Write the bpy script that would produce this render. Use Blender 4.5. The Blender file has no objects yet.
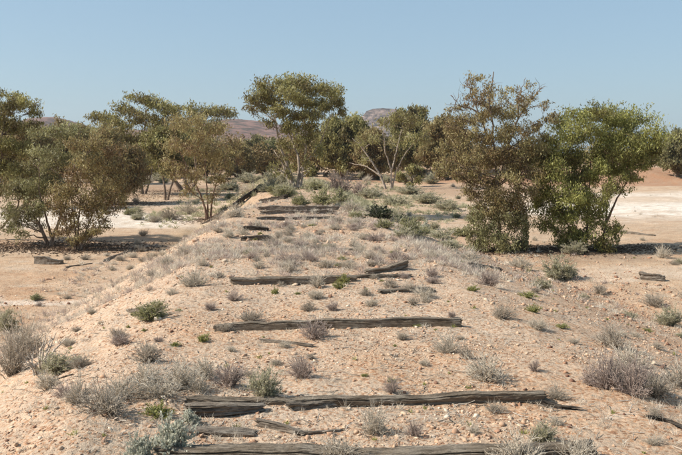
import bpy, math, random
import numpy as np
from mathutils import Vector, Matrix

rnd = random.Random(11)
R = np.random.default_rng(11)
scene = bpy.context.scene
col = scene.collection

# ------------------------------------------------------------------ camera, sky, sun, exposure
W, H, FPX = 682.0, 455.0, 800.0
CAM = np.array([-0.59, 0.0, 1.735])
YAW = math.atan(66.0/FPX)                 # to the right of the track's direction
PITCH = math.atan((227.5-152.0)/FPX)
cd = bpy.data.cameras.new('camera'); cam = bpy.data.objects.new('camera', cd); col.objects.link(cam)
cd.sensor_width = 36; cd.lens = FPX/W*36; cd.clip_end = 8000; cd.clip_start = 0.05
cam.location = CAM; cam.rotation_euler = (math.pi/2-PITCH, 0, -YAW)
scene.camera = cam
SUN_EL, SUN_DIR = math.radians(40), math.radians(2)   # light travels to +X and a little to +Y
world = bpy.data.worlds.new('World'); scene.world = world; world.use_nodes = True
nt = world.node_tree; bg = nt.nodes['Background']
sky = nt.nodes.new('ShaderNodeTexSky'); sky.sky_type = 'NISHITA'; sky.sun_disc = False
sky.sun_elevation = SUN_EL
# direction towards the sun = (-cos, -sin); sky sun_rotation is measured clockwise from +Y
sky.sun_rotation = math.atan2(-math.cos(SUN_DIR), -math.sin(SUN_DIR))
sky.air_density = 1.0; sky.dust_density = 1.2; sky.ozone_density = 1.0; sky.altitude = 100
sky_mix = nt.nodes.new('ShaderNodeMix'); sky_mix.data_type = 'RGBA'; sky_mix.inputs[0].default_value = 0.62   # constant pale blue mixed into the sky colour, flattening its gradient
sky_mix.inputs[7].default_value = (2.14, 3.22, 4.15, 1)
nt.links.new(sky.outputs[0], sky_mix.inputs[6]); nt.links.new(sky_mix.outputs[2], bg.inputs[0]); bg.inputs[1].default_value = 0.105
sl = bpy.data.lights.new('sun', 'SUN'); sl.energy = 5.0; sl.angle = math.radians(0.53); sl.color = (1, 0.93, 0.82)
so = bpy.data.objects.new('sun', sl); col.objects.link(so)
dv = Vector((math.cos(SUN_DIR)*math.cos(SUN_EL), math.sin(SUN_DIR)*math.cos(SUN_EL), -math.sin(SUN_EL)))
so.rotation_euler = dv.to_track_quat('-Z', 'Y').to_euler(); so.location = (-40, -20, 60)
vs = scene.view_settings; vs.view_transform = 'Standard'; vs.look = 'None'; vs.gamma = 1; vs.exposure = 0.55

# ------------------------------------------------------------------ noise + terrain height
_P = np.random.default_rng(5).permutation(4096)
_G = np.random.default_rng(6).uniform(0, 2*math.pi, 4096)
def perlin(x, y, seed=0):
    x = np.asarray(x, float); y = np.asarray(y, float)
    xi = np.floor(x).astype(int); yi = np.floor(y).astype(int); xf = x-xi; yf = y-yi
    def g(a, b):
        h = _P[(_P[(a+seed*57) & 4095]+b) & 4095]; an = _G[h]
        return np.cos(an), np.sin(an)
    u = xf*xf*xf*(xf*(xf*6-15)+10); v = yf*yf*yf*(yf*(yf*6-15)+10)
    def d(a, b):
        gx, gy = g(xi+a, yi+b); return gx*(xf-a)+gy*(yf-b)
    return (d(0,0)*(1-u)+d(1,0)*u)*(1-v)+(d(0,1)*(1-u)+d(1,1)*u)*v
def fbm(x, y, f, o=3, seed=0):
    s = 0; a = 1.0
    for i in range(o):
        s = s+a*perlin(x*f, y*f, seed+i*3); a *= .5; f *= 2.03
    return s
def sm(a, b, t):
    t = np.clip((t-a)/(b-a), 0, 1); return t*t*(3-2*t)
def height(x, y, fine=True):
    x = np.asarray(x, float); y = np.asarray(y, float)
    wob = 0.5*perlin(y*.16, y*0+3.3, 2)
    Hb = 1.5*(1-sm(48, 80, y))
    xl = 1.75-0.5*sm(18, 30, y)+0.35*perlin(y*.5, y*0+9, 4)
    tl = np.interp(y, [0, 8, 30, 45], [5.5, 5.5, 3.9, 3.8])+wob
    tr = np.interp(y, [0, 10, 30, 45], [7.8, 7.4, 5.8, 5.2])-wob
    sL = np.clip((-x-xl)/(tl-xl), 0, 1); sR = np.clip((x-1.9)/(tr-1.9), 0, 1)
    f = lambda s: .55*s+.45*s*s*(3-2*s)
    z = -Hb*(f(sL)+f(sR))
    z = z-(1.5-Hb)
    # washed-out bite in the left shoulder of the bank
    bite = np.exp(-((y-32.5)/3.0)**2)*sm(0.1, 1.5, -x)*(1-sm(2.6, 4.5, -x))
    z = z-0.75*bite
    # gullies down the slopes
    onsl = np.minimum(sL, 1-sL)*2+np.minimum(sR, 1-sR)*2
    z = z+onsl*0.10*perlin(y*.9+x*.15, x*.12, 7)
    far = sm(40, 200, np.hypot(x, y))
    z = z+fbm(x, y, .09, 2, 20)*(.10+1.0*far)*sm(5, 14, np.abs(x)+y*.12)
    z = z+0.05*fbm(x, y, .6, 3, 30)
    # low sandy hump beside the near sleepers, left of frame
    z = z+0.10*np.exp(-((x+2.1)/.7)**2-((y-5.0)/.9)**2)
    # low red bank on the far right, past the salt pan
    z = z+1.3*np.exp(-((y-92)/7)**2)*sm(16, 26, x)
    if fine:
        dd = np.hypot(x, y); k = 1-sm(15, 45, dd)
        z = z+k*(0.022*fbm(x, y, 2.6, 2, 40)+0.010*np.abs(perlin(x*11, y*11, 50))+0.006*perlin(x*27, y*27, 55))
    return z
def hz(x, y, fine=True): return float(height(np.array([x]), np.array([y]), fine)[0])

cY, sY, cP, sP = math.cos(YAW), math.sin(YAW), math.cos(PITCH), math.sin(PITCH)
RIGHT = np.array([cY, -sY, 0]); FWDH = np.array([sY, cY, 0]); FWD = FWDH*cP+np.array([0, 0, -sP]); UP = FWDH*sP+np.array([0, 0, cP])
def at(px, py):
    """Place on the ground that the photograph shows at a pixel."""
    d = FWD+RIGHT*((px-W/2)/FPX)+UP*((H/2-py)/FPX)
    t = 2.5*1.012**np.arange(0, 420)
    P = CAM[None]+t[:, None]*d[None]
    below = P[:, 2] < height(P[:, 0], P[:, 1], False)
    i = int(np.argmax(below)) if below.any() else len(t)-1
    a, b = t[max(i-1, 0)], t[i]
    for _ in range(14):
        m = (a+b)/2; p = CAM+m*d
        if p[2] < hz(p[0], p[1], False): b = m
        else: a = m
    p = CAM+b*d
    return np.array([p[0], p[1], hz(p[0], p[1])])
def mpp(p): return float(np.dot(p-CAM, FWD))/FPX      # metres per photo pixel at a place

# ------------------------------------------------------------------ object helpers
def mesh_from(name, V, tris=None, quads=None, tint=None, smooth=False, colour=None):
    me = bpy.data.meshes.new(name)
    V = np.asarray(V, np.float32).reshape(-1, 3)
    nt_ = 0 if tris is None else len(tris); nq = 0 if quads is None else len(quads)
    me.vertices.add(len(V)); me.vertices.foreach_set('co', V.ravel())
    L = []
    if nt_: L.append(np.asarray(tris, np.int32).ravel())
    if nq: L.append(np.asarray(quads, np.int32).ravel())
    L = np.concatenate(L); me.loops.add(len(L)); me.loops.foreach_set('vertex_index', L)
    me.polygons.add(nt_+nq)
    st = np.concatenate([np.arange(nt_)*3, nt_*3+np.arange(nq)*4]).astype(np.int32)
    me.polygons.foreach_set('loop_start', st)
    if smooth: me.polygons.foreach_set('use_smooth', np.ones(nt_+nq, bool))
    if tint is not None:
        a = me.attributes.new('tint', 'FLOAT', 'POINT'); a.data.foreach_set('value', np.asarray(tint, np.float32))
    if colour is not None:
        a = me.attributes.new('soil', 'FLOAT_COLOR', 'POINT')
        c = np.concatenate([colour, np.ones((len(colour), 1))], 1).astype(np.float32); a.data.foreach_set('color', c.ravel())
    me.update(); me.validate()
    return me
def link(name, me, mat, parent=None, loc=None):
    o = bpy.data.objects.new(name, me)
    if mat is not None and len(me.materials) == 0: me.materials.append(mat)
    col.objects.link(o)
    if parent is not None: o.parent = parent
    if loc is not None: o.location = loc
    return o
def empty(name, loc, rz=0.0):
    o = bpy.data.objects.new(name, None); o.empty_display_size = .2; col.objects.link(o)
    o.location = loc; o.rotation_euler = (0, 0, rz); return o
def tag(o, label=None, cat=None, group=None, kind=None):
    if label: o['label'] = label
    if cat: o['category'] = cat
    if group: o['group'] = group
    if kind: o['kind'] = kind
    return o

def tubes(P, rad, sides=4):
    """P (n,k,3) polylines, rad (n,k) -> V, quads"""
    P = np.asarray(P, float); rad = np.asarray(rad, float); n, k, _ = P.shape
    T = np.gradient(P, axis=1); T /= np.linalg.norm(T, axis=2, keepdims=True)+1e-9
    ref = np.where(np.abs(T[:, :1, 2:3]) > .85, np.array([[[1., 0, 0]]]), np.array([[[0., 0, 1]]]))
    A = np.cross(T, np.broadcast_to(ref, T.shape)); A /= np.linalg.norm(A, axis=2, keepdims=True)+1e-9
    B = np.cross(T, A)
    an = np.arange(sides)/sides*2*math.pi
    V = P[:, :, None]+rad[:, :, None, None]*(A[:, :, None]*np.cos(an)[:, None]+B[:, :, None]*np.sin(an)[:, None])
    idx = np.arange(n*k*sides).reshape(n, k, sides)
    a = idx[:, :-1]; b = idx[:, 1:]
    Q = np.stack([a, np.roll(a, -1, 2), np.roll(b, -1, 2), b], -1).reshape(-1, 4)
    return V.reshape(-1, 3), Q
def leaves(C, D, ln, wd, rng):
    """rhombic leaves with a slight fold; C centres, D directions"""
    n = len(C); D = D/(np.linalg.norm(D, axis=1, keepdims=True)+1e-9)
    S = np.cross(D, rng.normal(size=(n, 3))); S /= np.linalg.norm(S, axis=1, keepdims=True)+1e-9
    ln = np.asarray(ln).reshape(-1, 1)*np.ones((n, 1)); wd = np.asarray(wd).reshape(-1, 1)*np.ones((n, 1))
    V = np.stack([C-D*ln*.5, C+S*wd*.5-D*ln*.08, C+D*ln*.5, C-S*wd*.5-D*ln*.08], 1)
    return V.reshape(-1, 3), np.arange(n*4).reshape(n, 4)
class Acc:
    def __init__(s): s.V = []; s.Q = []; s.t = []; s.n = 0
    def add(s, V, Q, tint=0.5):
        s.V.append(V); s.Q.append(Q+s.n); s.n += len(V)
        s.t.append(np.full(len(V), tint) if np.isscalar(tint) else tint)
    def mesh(s, name, smooth=False):
        return mesh_from(name, np.concatenate(s.V), quads=np.concatenate(s.Q), tint=np.concatenate(s.t), smooth=smooth)

# ------------------------------------------------------------------ materials
def mat_new(name):
    m = bpy.data.materials.new(name); m.use_nodes = True; n = m.node_tree
    for x in list(n.nodes): n.nodes.remove(x)
    return m, n
def nd(n, t, **kw):
    x = n.nodes.new(t)
    for k, v in kw.items(): setattr(x, k, v)
    return x
def ramp(n, src, stops):
    r = nd(n, 'ShaderNodeValToRGB'); e = r.color_ramp.elements
    while len(e) < len(stops): e.new(.5)
    for i, (p, c) in enumerate(stops): e[i].position = p; e[i].color = (*c, 1)
    n.links.new(src, r.inputs[0]); return r.outputs[0]
def leaf_mat(name, c0, c1, c2, trans=.40, rough=.55):
    m, n = mat_new(name)
    a = nd(n, 'ShaderNodeAttribute', attribute_name='tint')
    c = ramp(n, a.outputs['Fac'], [(0, c0), (.5, c1), (1, c2)])
    p = nd(n, 'ShaderNodeBsdfPrincipled'); p.inputs['Roughness'].default_value = rough
    p.inputs['Specular IOR Level'].default_value = .35
    t = nd(n, 'ShaderNodeBsdfTranslucent'); mx = nd(n, 'ShaderNodeMixShader'); mx.inputs[0].default_value = trans
    n.links.new(c, p.inputs['Base Color']); n.links.new(c, t.inputs[0])
    n.links.new(p.outputs[0], mx.inputs[1]); n.links.new(t.outputs[0], mx.inputs[2])
    o = nd(n, 'ShaderNodeOutputMaterial'); n.links.new(mx.outputs[0], o.inputs[0]); return m
def wood_mat(name, c0, c1, c2, stretch=(1.2, 22, 22), bump=.5, scale=3.0, rough=.9):
    """weathered wood: broad tone patches, long grain and fine dark checks along the grain"""
    m, n = mat_new(name)
    tc = nd(n, 'ShaderNodeTexCoord')
    def noise(st, sc, det, ro):
        mp = nd(n, 'ShaderNodeMapping'); mp.inputs['Scale'].default_value = st
        n.links.new(tc.outputs['Object'], mp.inputs[0])
        no = nd(n, 'ShaderNodeTexNoise'); no.inputs['Scale'].default_value = sc; no.inputs['Detail'].default_value = det
        no.inputs['Roughness'].default_value = ro; n.links.new(mp.outputs[0], no.inputs['Vector']); return no.outputs['Fac']
    g1 = noise(stretch, scale, 6, .65); g2 = noise(tuple(q*2.2 for q in stretch), scale, 4, .7); g3 = noise((1, 1, 1), 7, 4, .6)
    c = ramp(n, g1, [(.30, c0), (.47, c1), (.66, c2)])
    ck = ramp(n, g2, [(.36, (.28, .26, .25)), (.44, (1, 1, 1)), (1, (1, 1, 1))])
    pt = ramp(n, g3, [(.35, (.78, .72, .66)), (.65, (1.0, 1.0, 1.0))])
    m1 = nd(n, 'ShaderNodeVectorMath', operation='MULTIPLY'); n.links.new(c, m1.inputs[0]); n.links.new(ck, m1.inputs[1])
    m2 = nd(n, 'ShaderNodeVectorMath', operation='MULTIPLY'); n.links.new(m1.outputs[0], m2.inputs[0]); n.links.new(pt, m2.inputs[1])
    p = nd(n, 'ShaderNodeBsdfPrincipled'); p.inputs['Roughness'].default_value = rough; p.inputs['Specular IOR Level'].default_value = .2
    n.links.new(m2.outputs[0], p.inputs['Base Color'])
    ad = nd(n, 'ShaderNodeMath', operation='ADD'); n.links.new(g1, ad.inputs[0]); n.links.new(g2, ad.inputs[1])
    b = nd(n, 'ShaderNodeBump'); b.inputs['Strength'].default_value = bump; b.inputs['Distance'].default_value = .02
    n.links.new(ad.outputs[0], b.inputs['Height']); n.links.new(b.outputs[0], p.inputs['Normal'])
    o = nd(n, 'ShaderNodeOutputMaterial'); n.links.new(p.outputs[0], o.inputs[0]); return m
def stone_mat(name, stops, scale=9):
    m, n = mat_new(name)
    a = nd(n, 'ShaderNodeAttribute', attribute_name='tint')
    c = ramp(n, a.outputs['Fac'], stops)
    tc = nd(n, 'ShaderNodeTexCoord'); no = nd(n, 'ShaderNodeTexNoise'); no.inputs['Scale'].default_value = scale; no.inputs['Detail'].default_value = 5
    n.links.new(tc.outputs['Object'], no.inputs['Vector'])
    mp = nd(n, 'ShaderNodeMapRange'); mp.inputs['To Min'].default_value = .72; mp.inputs['To Max'].default_value = 1.25
    n.links.new(no.outputs['Fac'], mp.inputs[0])
    mul = nd(n, 'ShaderNodeVectorMath', operation='MULTIPLY'); n.links.new(c, mul.inputs[0]); n.links.new(mp.outputs[0], mul.inputs[1])
    p = nd(n, 'ShaderNodeBsdfPrincipled'); p.inputs['Roughness'].default_value = .88; p.inputs['Specular IOR Level'].default_value = .25
    n.links.new(mul.outputs[0], p.inputs['Base Color'])
    b = nd(n, 'ShaderNodeBump'); b.inputs['Strength'].default_value = .5; b.inputs['Distance'].default_value = .01
    n.links.new(no.outputs['Fac'], b.inputs['Height']); n.links.new(b.outputs[0], p.inputs['Normal'])
    o = nd(n, 'ShaderNodeOutputMaterial'); n.links.new(p.outputs[0], o.inputs[0]); return m

M = {}
M['olive'] = leaf_mat('olive_leaves', (.150, .108, .046), (.235, .210, .078), (.43, .40, .165))
M['brown'] = leaf_mat('brown_olive_leaves', (.190, .118, .058), (.262, .205, .088), (.43, .375, .175))
M['green'] = leaf_mat('fresh_green_leaves', (.150, .125, .045), (.245, .245, .075), (.46, .46, .155))
M['greygreen'] = leaf_mat('grey_green_leaves', (.145, .118, .058), (.235, .222, .100), (.42, .405, .205))
M['dark'] = leaf_mat('shaded_green_leaves', (.030, .040, .020), (.055, .068, .034), (.095, .105, .055))  # dark green bushes, their deep shade put into the leaf colour
M['sh_green'] = leaf_mat('shrub_green', (.19, .19, .08), (.31, .30, .14), (.43, .40, .22))
M['sh_ggreen'] = leaf_mat('shrub_grey_green', (.27, .25, .15), (.43, .405, .26), (.56, .52, .37))
M['sh_silver'] = leaf_mat('shrub_silver', (.34, .345, .27), (.54, .545, .44), (.70, .69, .58))
M['sh_grey'] = leaf_mat('shrub_grey_brown', (.27, .225, .175), (.45, .385, .305), (.61, .54, .45), .3)
M['sh_lilac'] = leaf_mat('shrub_lilac', (.25, .19, .16), (.42, .335, .29), (.60, .50, .43), .3)
M['sh_pale'] = leaf_mat('shrub_pale', (.42, .36, .28), (.60, .53, .43), (.74, .68, .58), .35)
M['forb'] = leaf_mat('bright_forb', (.18, .19, .05), (.31, .31, .10), (.42, .40, .16))
M['grass'] = leaf_mat('dry_grass', (.25, .20, .12), (.38, .32, .20), (.50, .45, .31))
M['paltgrass'] = leaf_mat('green_grey_grass', (.26, .24, .14), (.42, .40, .25), (.56, .52, .37))
M['bark'] = wood_mat('bark', (.10, .075, .055), (.20, .15, .115), (.36, .29, .23), (6, 6, 1.2), .5, 2.0)
M['palebark'] = wood_mat('pale_bark', (.18, .14, .11), (.38, .32, .26), (.56, .50, .43), (6, 6, 1.2), .4, 2.0)
M['redbark'] = wood_mat('red_brown_bark', (.10, .060, .042), (.22, .14, .10), (.40, .29, .23), (6, 6, 1.2), .5, 2.0)
M['sleeper'] = wood_mat('weathered_sleeper', (.075, .058, .043), (.23, .19, .145), (.42, .36, .29), (1.3, 16, 16), 1.0, 3.2)
M['deadwood'] = wood_mat('dead_wood', (.09, .075, .06), (.20, .17, .14), (.34, .30, .25), (2, 14, 14), .7, 4)
M['darkwood'] = wood_mat('dark_wood', (.022, .018, .014), (.055, .045, .036), (.12, .10, .08), (1.2, 16, 16), .8, 3.0)
M['twig'] = leaf_mat('twig_wood', (.20, .17, .135), (.36, .31, .255), (.52, .46, .39), 0, .9)
M['stone'] = stone_mat('stones', [(0, (.15, .075, .05)), (.22, (.32, .175, .11)), (.5, (.45, .29, .19)), (.78, (.52, .385, .27)), (1, (.60, .50, .39))])

# ------------------------------------------------------------------ ground (one sheet to the horizon)
def soil_colour(x, y):
    n1 = fbm(x, y, .35, 3, 60); n2 = fbm(x, y, 1.7, 3, 70); n3 = fbm(x, y, .06, 3, 80)
    c = np.empty(x.shape+(3,))
    sand = np.array([.56, .425, .31]); orange = np.array([.50, .33, .21]); pale = np.array([.62, .51, .40])
    salt = np.array([.80, .755, .675]); brown = np.array([.30, .195, .130]); red = np.array([.40, .215, .125]); grit = np.array([.43, .315, .225])
    yell = np.array([.52, .375, .20])
    def mix(c, k, w): w = np.clip(w, 0, 1)[..., None]; return c*(1-w)+k*w
    c[...] = sand
    c = mix(c, orange, .55*sm(-.1, .5, n1)+.25*sm(0, .5, n2))
    c = mix(c, pale, .55*sm(0.05, .55, -n1)+.3*sm(.1, .5, -n2))
    c = mix(c, np.array([.61, .465, .345]), .5*(1-sm(-2.2, -1.0, x))*(1-sm(14, 22, y)))
    slopeR = sm(2.2, 4.5, x)*(1-sm(8, 10, x))*(1-sm(22, 34, y))
    c = mix(c, orange, slopeR*(.45+.5*n2))
    topm = (1-sm(1.6, 2.6, np.abs(x)))*(1-sm(40, 50, y))
    c = mix(c, grit, .35*topm*sm(8, 16, y))
    c = mix(c, yell, np.exp(-((y-31)/7)**2-((x+3.2)/1.5)**2)*.7)
    # plains
    pl = np.clip(sm(6.5, 8.5, x)+sm(4.6, 6.2, -x)+sm(60, 80, y), 0, 1)
    c = mix(c, np.array([.52, .39, .27]), pl*.7)
    n4 = fbm(x, y*1.8, .55, 4, 85)
    c = mix(c, orange*.86, pl*.6*sm(.12, .5, n4)); c = mix(c, pale, pl*.5*sm(.15, .5, -n4))
    w = n3*14+n1*3
    c = mix(c, np.array([.49, .31, .19]), .75*sm(4.4, 6, -x)*(1-sm(10, 14, -x))*(1-sm(19, 24, y))*(.6+.8*n4))
    def zone(c, cx, cy, rx, ry, k, a, soft=.35):
        d = np.hypot((x-cx+w*.35)/rx, (y-cy+w*.5)/ry)
        return mix(c, k, a*(1-sm(1-soft, 1+soft, d))*(.8+.5*n2))
    p = at(665, 209); c = zone(c, p[0]+3, p[1], 13, 7.5, salt, 1.0)
    p = at(670, 198); c = zone(c, p[0]+6, p[1]+1, 17, 8, pale, .9)
    p = at(700, 196); c = zone(c, p[0], p[1], 14, 3, salt, .6)
    p = at(648, 213); c = zone(c, p[0]+2, p[1]-1, 8, .6, sand, .6)
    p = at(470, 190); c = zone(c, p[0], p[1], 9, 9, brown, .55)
    p = at(640, 182); c = zone(c, p[0], p[1]+6, 36, 12, red, .8)
    p = at(620, 262); c = zone(c, p[0], p[1], 6, 1.2, pale, .7)
    p = at(95, 224); c = zone(c, p[0], p[1], 5.0, 3.6, salt, .85)
    p = at(0, 216); c = zone(c, p[0]-2, p[1], 6, 5, salt, .7)
    p = at(25, 300); c = zone(c, p[0]-.5, p[1], 2.2, .5, salt, .6)
    p = at(40, 256); c = zone(c, p[0], p[1], 8, 2.2, orange, .5)
    p = at(70, 250); c = zone(c, p[0], p[1], 4.5, 1.1, np.array([.32, .225, .155]), .5, .6)  # brown leaf litter, also deepening the thicket's shade in the soil colour
    p = at(590, 249); c = zone(c, p[0]+.6, p[1], 2.2, 1.0, np.array([.24, .17, .12]), .7, .6)  # litter brown at the gum's base, its shade darkened in colour too
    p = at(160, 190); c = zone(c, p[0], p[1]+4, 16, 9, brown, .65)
    p = at(160, 205); c = zone(c, p[0], p[1], 10, 5, pale, .6)
    far = sm(110, 220, y)
    c = mix(c, np.array([.27, .18, .12]), far*.8)
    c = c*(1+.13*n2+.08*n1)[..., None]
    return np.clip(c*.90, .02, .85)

rr = np.unique(np.concatenate([[0.3, .8, 1.4, 2, 2.6, 3.1, 3.5, 3.8], np.geomspace(4.0, 14, 330), np.geomspace(14, 45, 230), np.geomspace(45, 140, 110), np.geomspace(140, 1600, 40)]))
hw = math.radians(27)
aa = np.concatenate([np.linspace(-math.pi, -hw, 70, endpoint=False), np.linspace(-hw, hw, 560, endpoint=False), np.linspace(hw, math.pi, 70, endpoint=False)])
RRg, AAg = np.meshgrid(rr, aa, indexing='ij')
gx = CAM[0]+RRg*np.sin(AAg+YAW); gy = CAM[1]+RRg*np.cos(AAg+YAW); gz = height(gx, gy)
nr, na = gx.shape
idx = np.arange(nr*na).reshape(nr, na)
Q = np.stack([idx[:-1], idx[1:], np.roll(idx[1:], -1, 1), np.roll(idx[:-1], -1, 1)], -1).reshape(-1, 4)
ctr = nr*na
V = np.concatenate([np.stack([gx, gy, gz], -1).reshape(-1, 3), [[CAM[0], CAM[1], hz(CAM[0], CAM[1])]]])
tri = np.stack([np.full(na, ctr), idx[0], np.roll(idx[0], -1)], -1)
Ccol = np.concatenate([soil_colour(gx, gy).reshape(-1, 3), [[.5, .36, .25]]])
V0min = min(V[:, 2].min(), -4.0); HAZE = 0.00016
gme = mesh_from('ground', V, tri, Q, smooth=True, colour=Ccol)
m, n = mat_new('sandy_ground')
a = nd(n, 'ShaderNodeAttribute', attribute_name='soil')
tc = nd(n, 'ShaderNodeTexCoord')
n1 = nd(n, 'ShaderNodeTexNoise'); n1.inputs['Scale'].default_value = 26; n1.inputs['Detail'].default_value = 7; n1.inputs['Roughness'].default_value = .7
n2 = nd(n, 'ShaderNodeTexNoise'); n2.inputs['Scale'].default_value = 4.3; n2.inputs['Detail'].default_value = 8; n2.inputs['Roughness'].default_value = .72
vo = nd(n, 'ShaderNodeTexVoronoi'); vo.inputs['Scale'].default_value = 42; vo.inputs['Randomness'].default_value = 1
for q in (n1, n2, vo): n.links.new(tc.outputs['Object'], q.inputs['Vector'])
mr = nd(n, 'ShaderNodeMapRange'); mr.inputs['From Min'].default_value = .3; mr.inputs['From Max'].default_value = .7; mr.inputs['To Min'].default_value = .74; mr.inputs['To Max'].default_value = 1.2
n.links.new(n1.outputs['Fac'], mr.inputs[0])
mr2 = nd(n, 'ShaderNodeMapRange'); mr2.inputs['From Min'].default_value = .3; mr2.inputs['From Max'].default_value = .7; mr2.inputs['To Min'].default_value = .84; mr2.inputs['To Max'].default_value = 1.13
n.links.new(n2.outputs['Fac'], mr2.inputs[0])
mm = nd(n, 'ShaderNodeMath', operation='MULTIPLY'); n.links.new(mr.outputs[0], mm.inputs[0]); n.links.new(mr2.outputs[0], mm.inputs[1])
# grit: a share of the cells is a grain of its own colour
sep = nd(n, 'ShaderNodeSeparateColor'); n.links.new(vo.outputs['Color'], sep.inputs[0])
gr = ramp(n, sep.outputs[0], [(0, (.55, .42, .36)), (.18, (.9, .72, .6)), (.4, (1, 1, 1)), (.85, (1, 1, 1)), (1, (1.0, 1.0, 1.0))])
mu = nd(n, 'ShaderNodeVectorMath', operation='MULTIPLY'); n.links.new(a.outputs['Color'], mu.inputs[0]); n.links.new(mm.outputs[0], mu.inputs[1])
mu2 = nd(n, 'ShaderNodeVectorMath', operation='MULTIPLY'); n.links.new(mu.outputs[0], mu2.inputs[0]); n.links.new(gr, mu2.inputs[1])
p = nd(n, 'ShaderNodeBsdfPrincipled'); p.inputs['Roughness'].default_value = .95; p.inputs['Specular IOR Level'].default_value = .15
n.links.new(mu2.outputs[0], p.inputs['Base Color'])
b1 = nd(n, 'ShaderNodeBump'); b1.inputs['Strength'].default_value = .8; b1.inputs['Distance'].default_value = .03; n.links.new(n1.outputs['Fac'], b1.inputs['Height'])
b2 = nd(n, 'ShaderNodeBump'); b2.inputs['Strength'].default_value = .5; b2.inputs['Distance'].default_value = .008; b2.invert = True
n.links.new(vo.outputs['Distance'], b2.inputs['Height']); n.links.new(b1.outputs[0], b2.inputs['Normal']); n.links.new(b2.outputs[0], p.inputs['Normal'])
o = nd(n, 'ShaderNodeOutputMaterial'); n.links.new(p.outputs[0], o.inputs[0])
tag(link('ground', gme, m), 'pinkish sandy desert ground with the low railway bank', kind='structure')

# ------------------------------------------------------------------ hills
def hill(name, pts, dist, mat, label, depth=160, cliff=False):
    """pts: skyline (px, py) of the hill as it stands at this distance"""
    xs = np.array([(p[0]-W/2)/FPX*dist for p in pts]); zs = np.array([(152-p[1])/FPX*dist+1.7 for p in pts])
    n = 150; k = 44
    X = np.linspace(xs[0], xs[-1], n); Z = np.interp(X, xs, zs)
    v = np.linspace(-1, 1, k); XX, VV = np.meshgrid(X, v, indexing='ij')
    prof = np.clip(1-np.abs(VV), 0, 1)
    prof = np.where(prof > .62, 1, prof/.62*.78 if cliff else prof/.62)
    if not cliff: prof = np.sin(np.clip(1-np.abs(VV), 0, 1)*math.pi/2)**1.2
    YY = VV*depth
    g = 1+.10*fbm(XX, YY, .03, 3, 90)*(1-prof)
    ZZ = -3+(Z[:, None]+3)*prof*g+fbm(XX, YY, .06, 3, 95)*1.2*(prof > .01)-(2.6 if cliff else 1.6)*np.abs(perlin(XX*.045, YY*.012, 97))*(prof < .97)*(prof > .02)
    P = CAM*np.array([1, 1, 0])+FWDH*dist+XX[..., None]*RIGHT+YY[..., None]*FWDH
    P[..., 2] = ZZ
    idx = np.arange(n*k).reshape(n, k)
    Q = np.stack([idx[:-1, :-1], idx[1:, :-1], idx[1:, 1:], idx[:-1, 1:]], -1).reshape(-1, 4)
    return tag(link(name, mesh_from(name, P.reshape(-1, 3), quads=Q, smooth=not cliff), mat), label, kind='structure')
def hill_mat(name, stops):
    m, n = mat_new(name); tc = nd(n, 'ShaderNodeTexCoord')
    mp = nd(n, 'ShaderNodeMapping'); mp.inputs['Scale'].default_value = (1, 1, 2.2); n.links.new(tc.outputs['Object'], mp.inputs[0])
    no = nd(n, 'ShaderNodeTexNoise'); no.inputs['Scale'].default_value = .12; no.inputs['Detail'].default_value = 9; no.inputs['Roughness'].default_value = .75
    n.links.new(mp.outputs[0], no.inputs['Vector'])
    c = ramp(n, no.outputs['Fac'], stops)
    p = nd(n, 'ShaderNodeBsdfPrincipled'); p.inputs['Roughness'].default_value = .95; n.links.new(c, p.inputs['Base Color'])
    o = nd(n, 'ShaderNodeOutputMaterial'); n.links.new(p.outputs[0], o.inputs[0]); return m
hm = hill_mat('red_hill', [(.40, (.055, .048, .036)), (.5, (.15, .085, .066)), (.62, (.24, .14, .11))])
hm2 = hill_mat('rocky_hill', [(.41, (.035, .034, .034)), (.5, (.115, .092, .085)), (.60, (.27, .20, .17))])
hill('hill', [(-150, 150), (-60, 140), (0, 130), (38, 121), (52, 117.5), (64, 119), (90, 128), (140, 131), (200, 127), (226, 121), (240, 119.5), (256, 121), (275, 125), (300, 129), (330, 136), (380, 145), (430, 151)], 620, hm, 'low reddish hill with a smooth skyline')
hill('hill', [(318, 151), (338, 140), (354, 129), (361, 119), (365, 114), (371, 112), (380, 111.3), (388, 112), (394, 112.5), (398, 117), (408, 129), (424, 140), (446, 147), (470, 151)], 900, hm2, 'flat topped rocky hill', 150, True)

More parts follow.
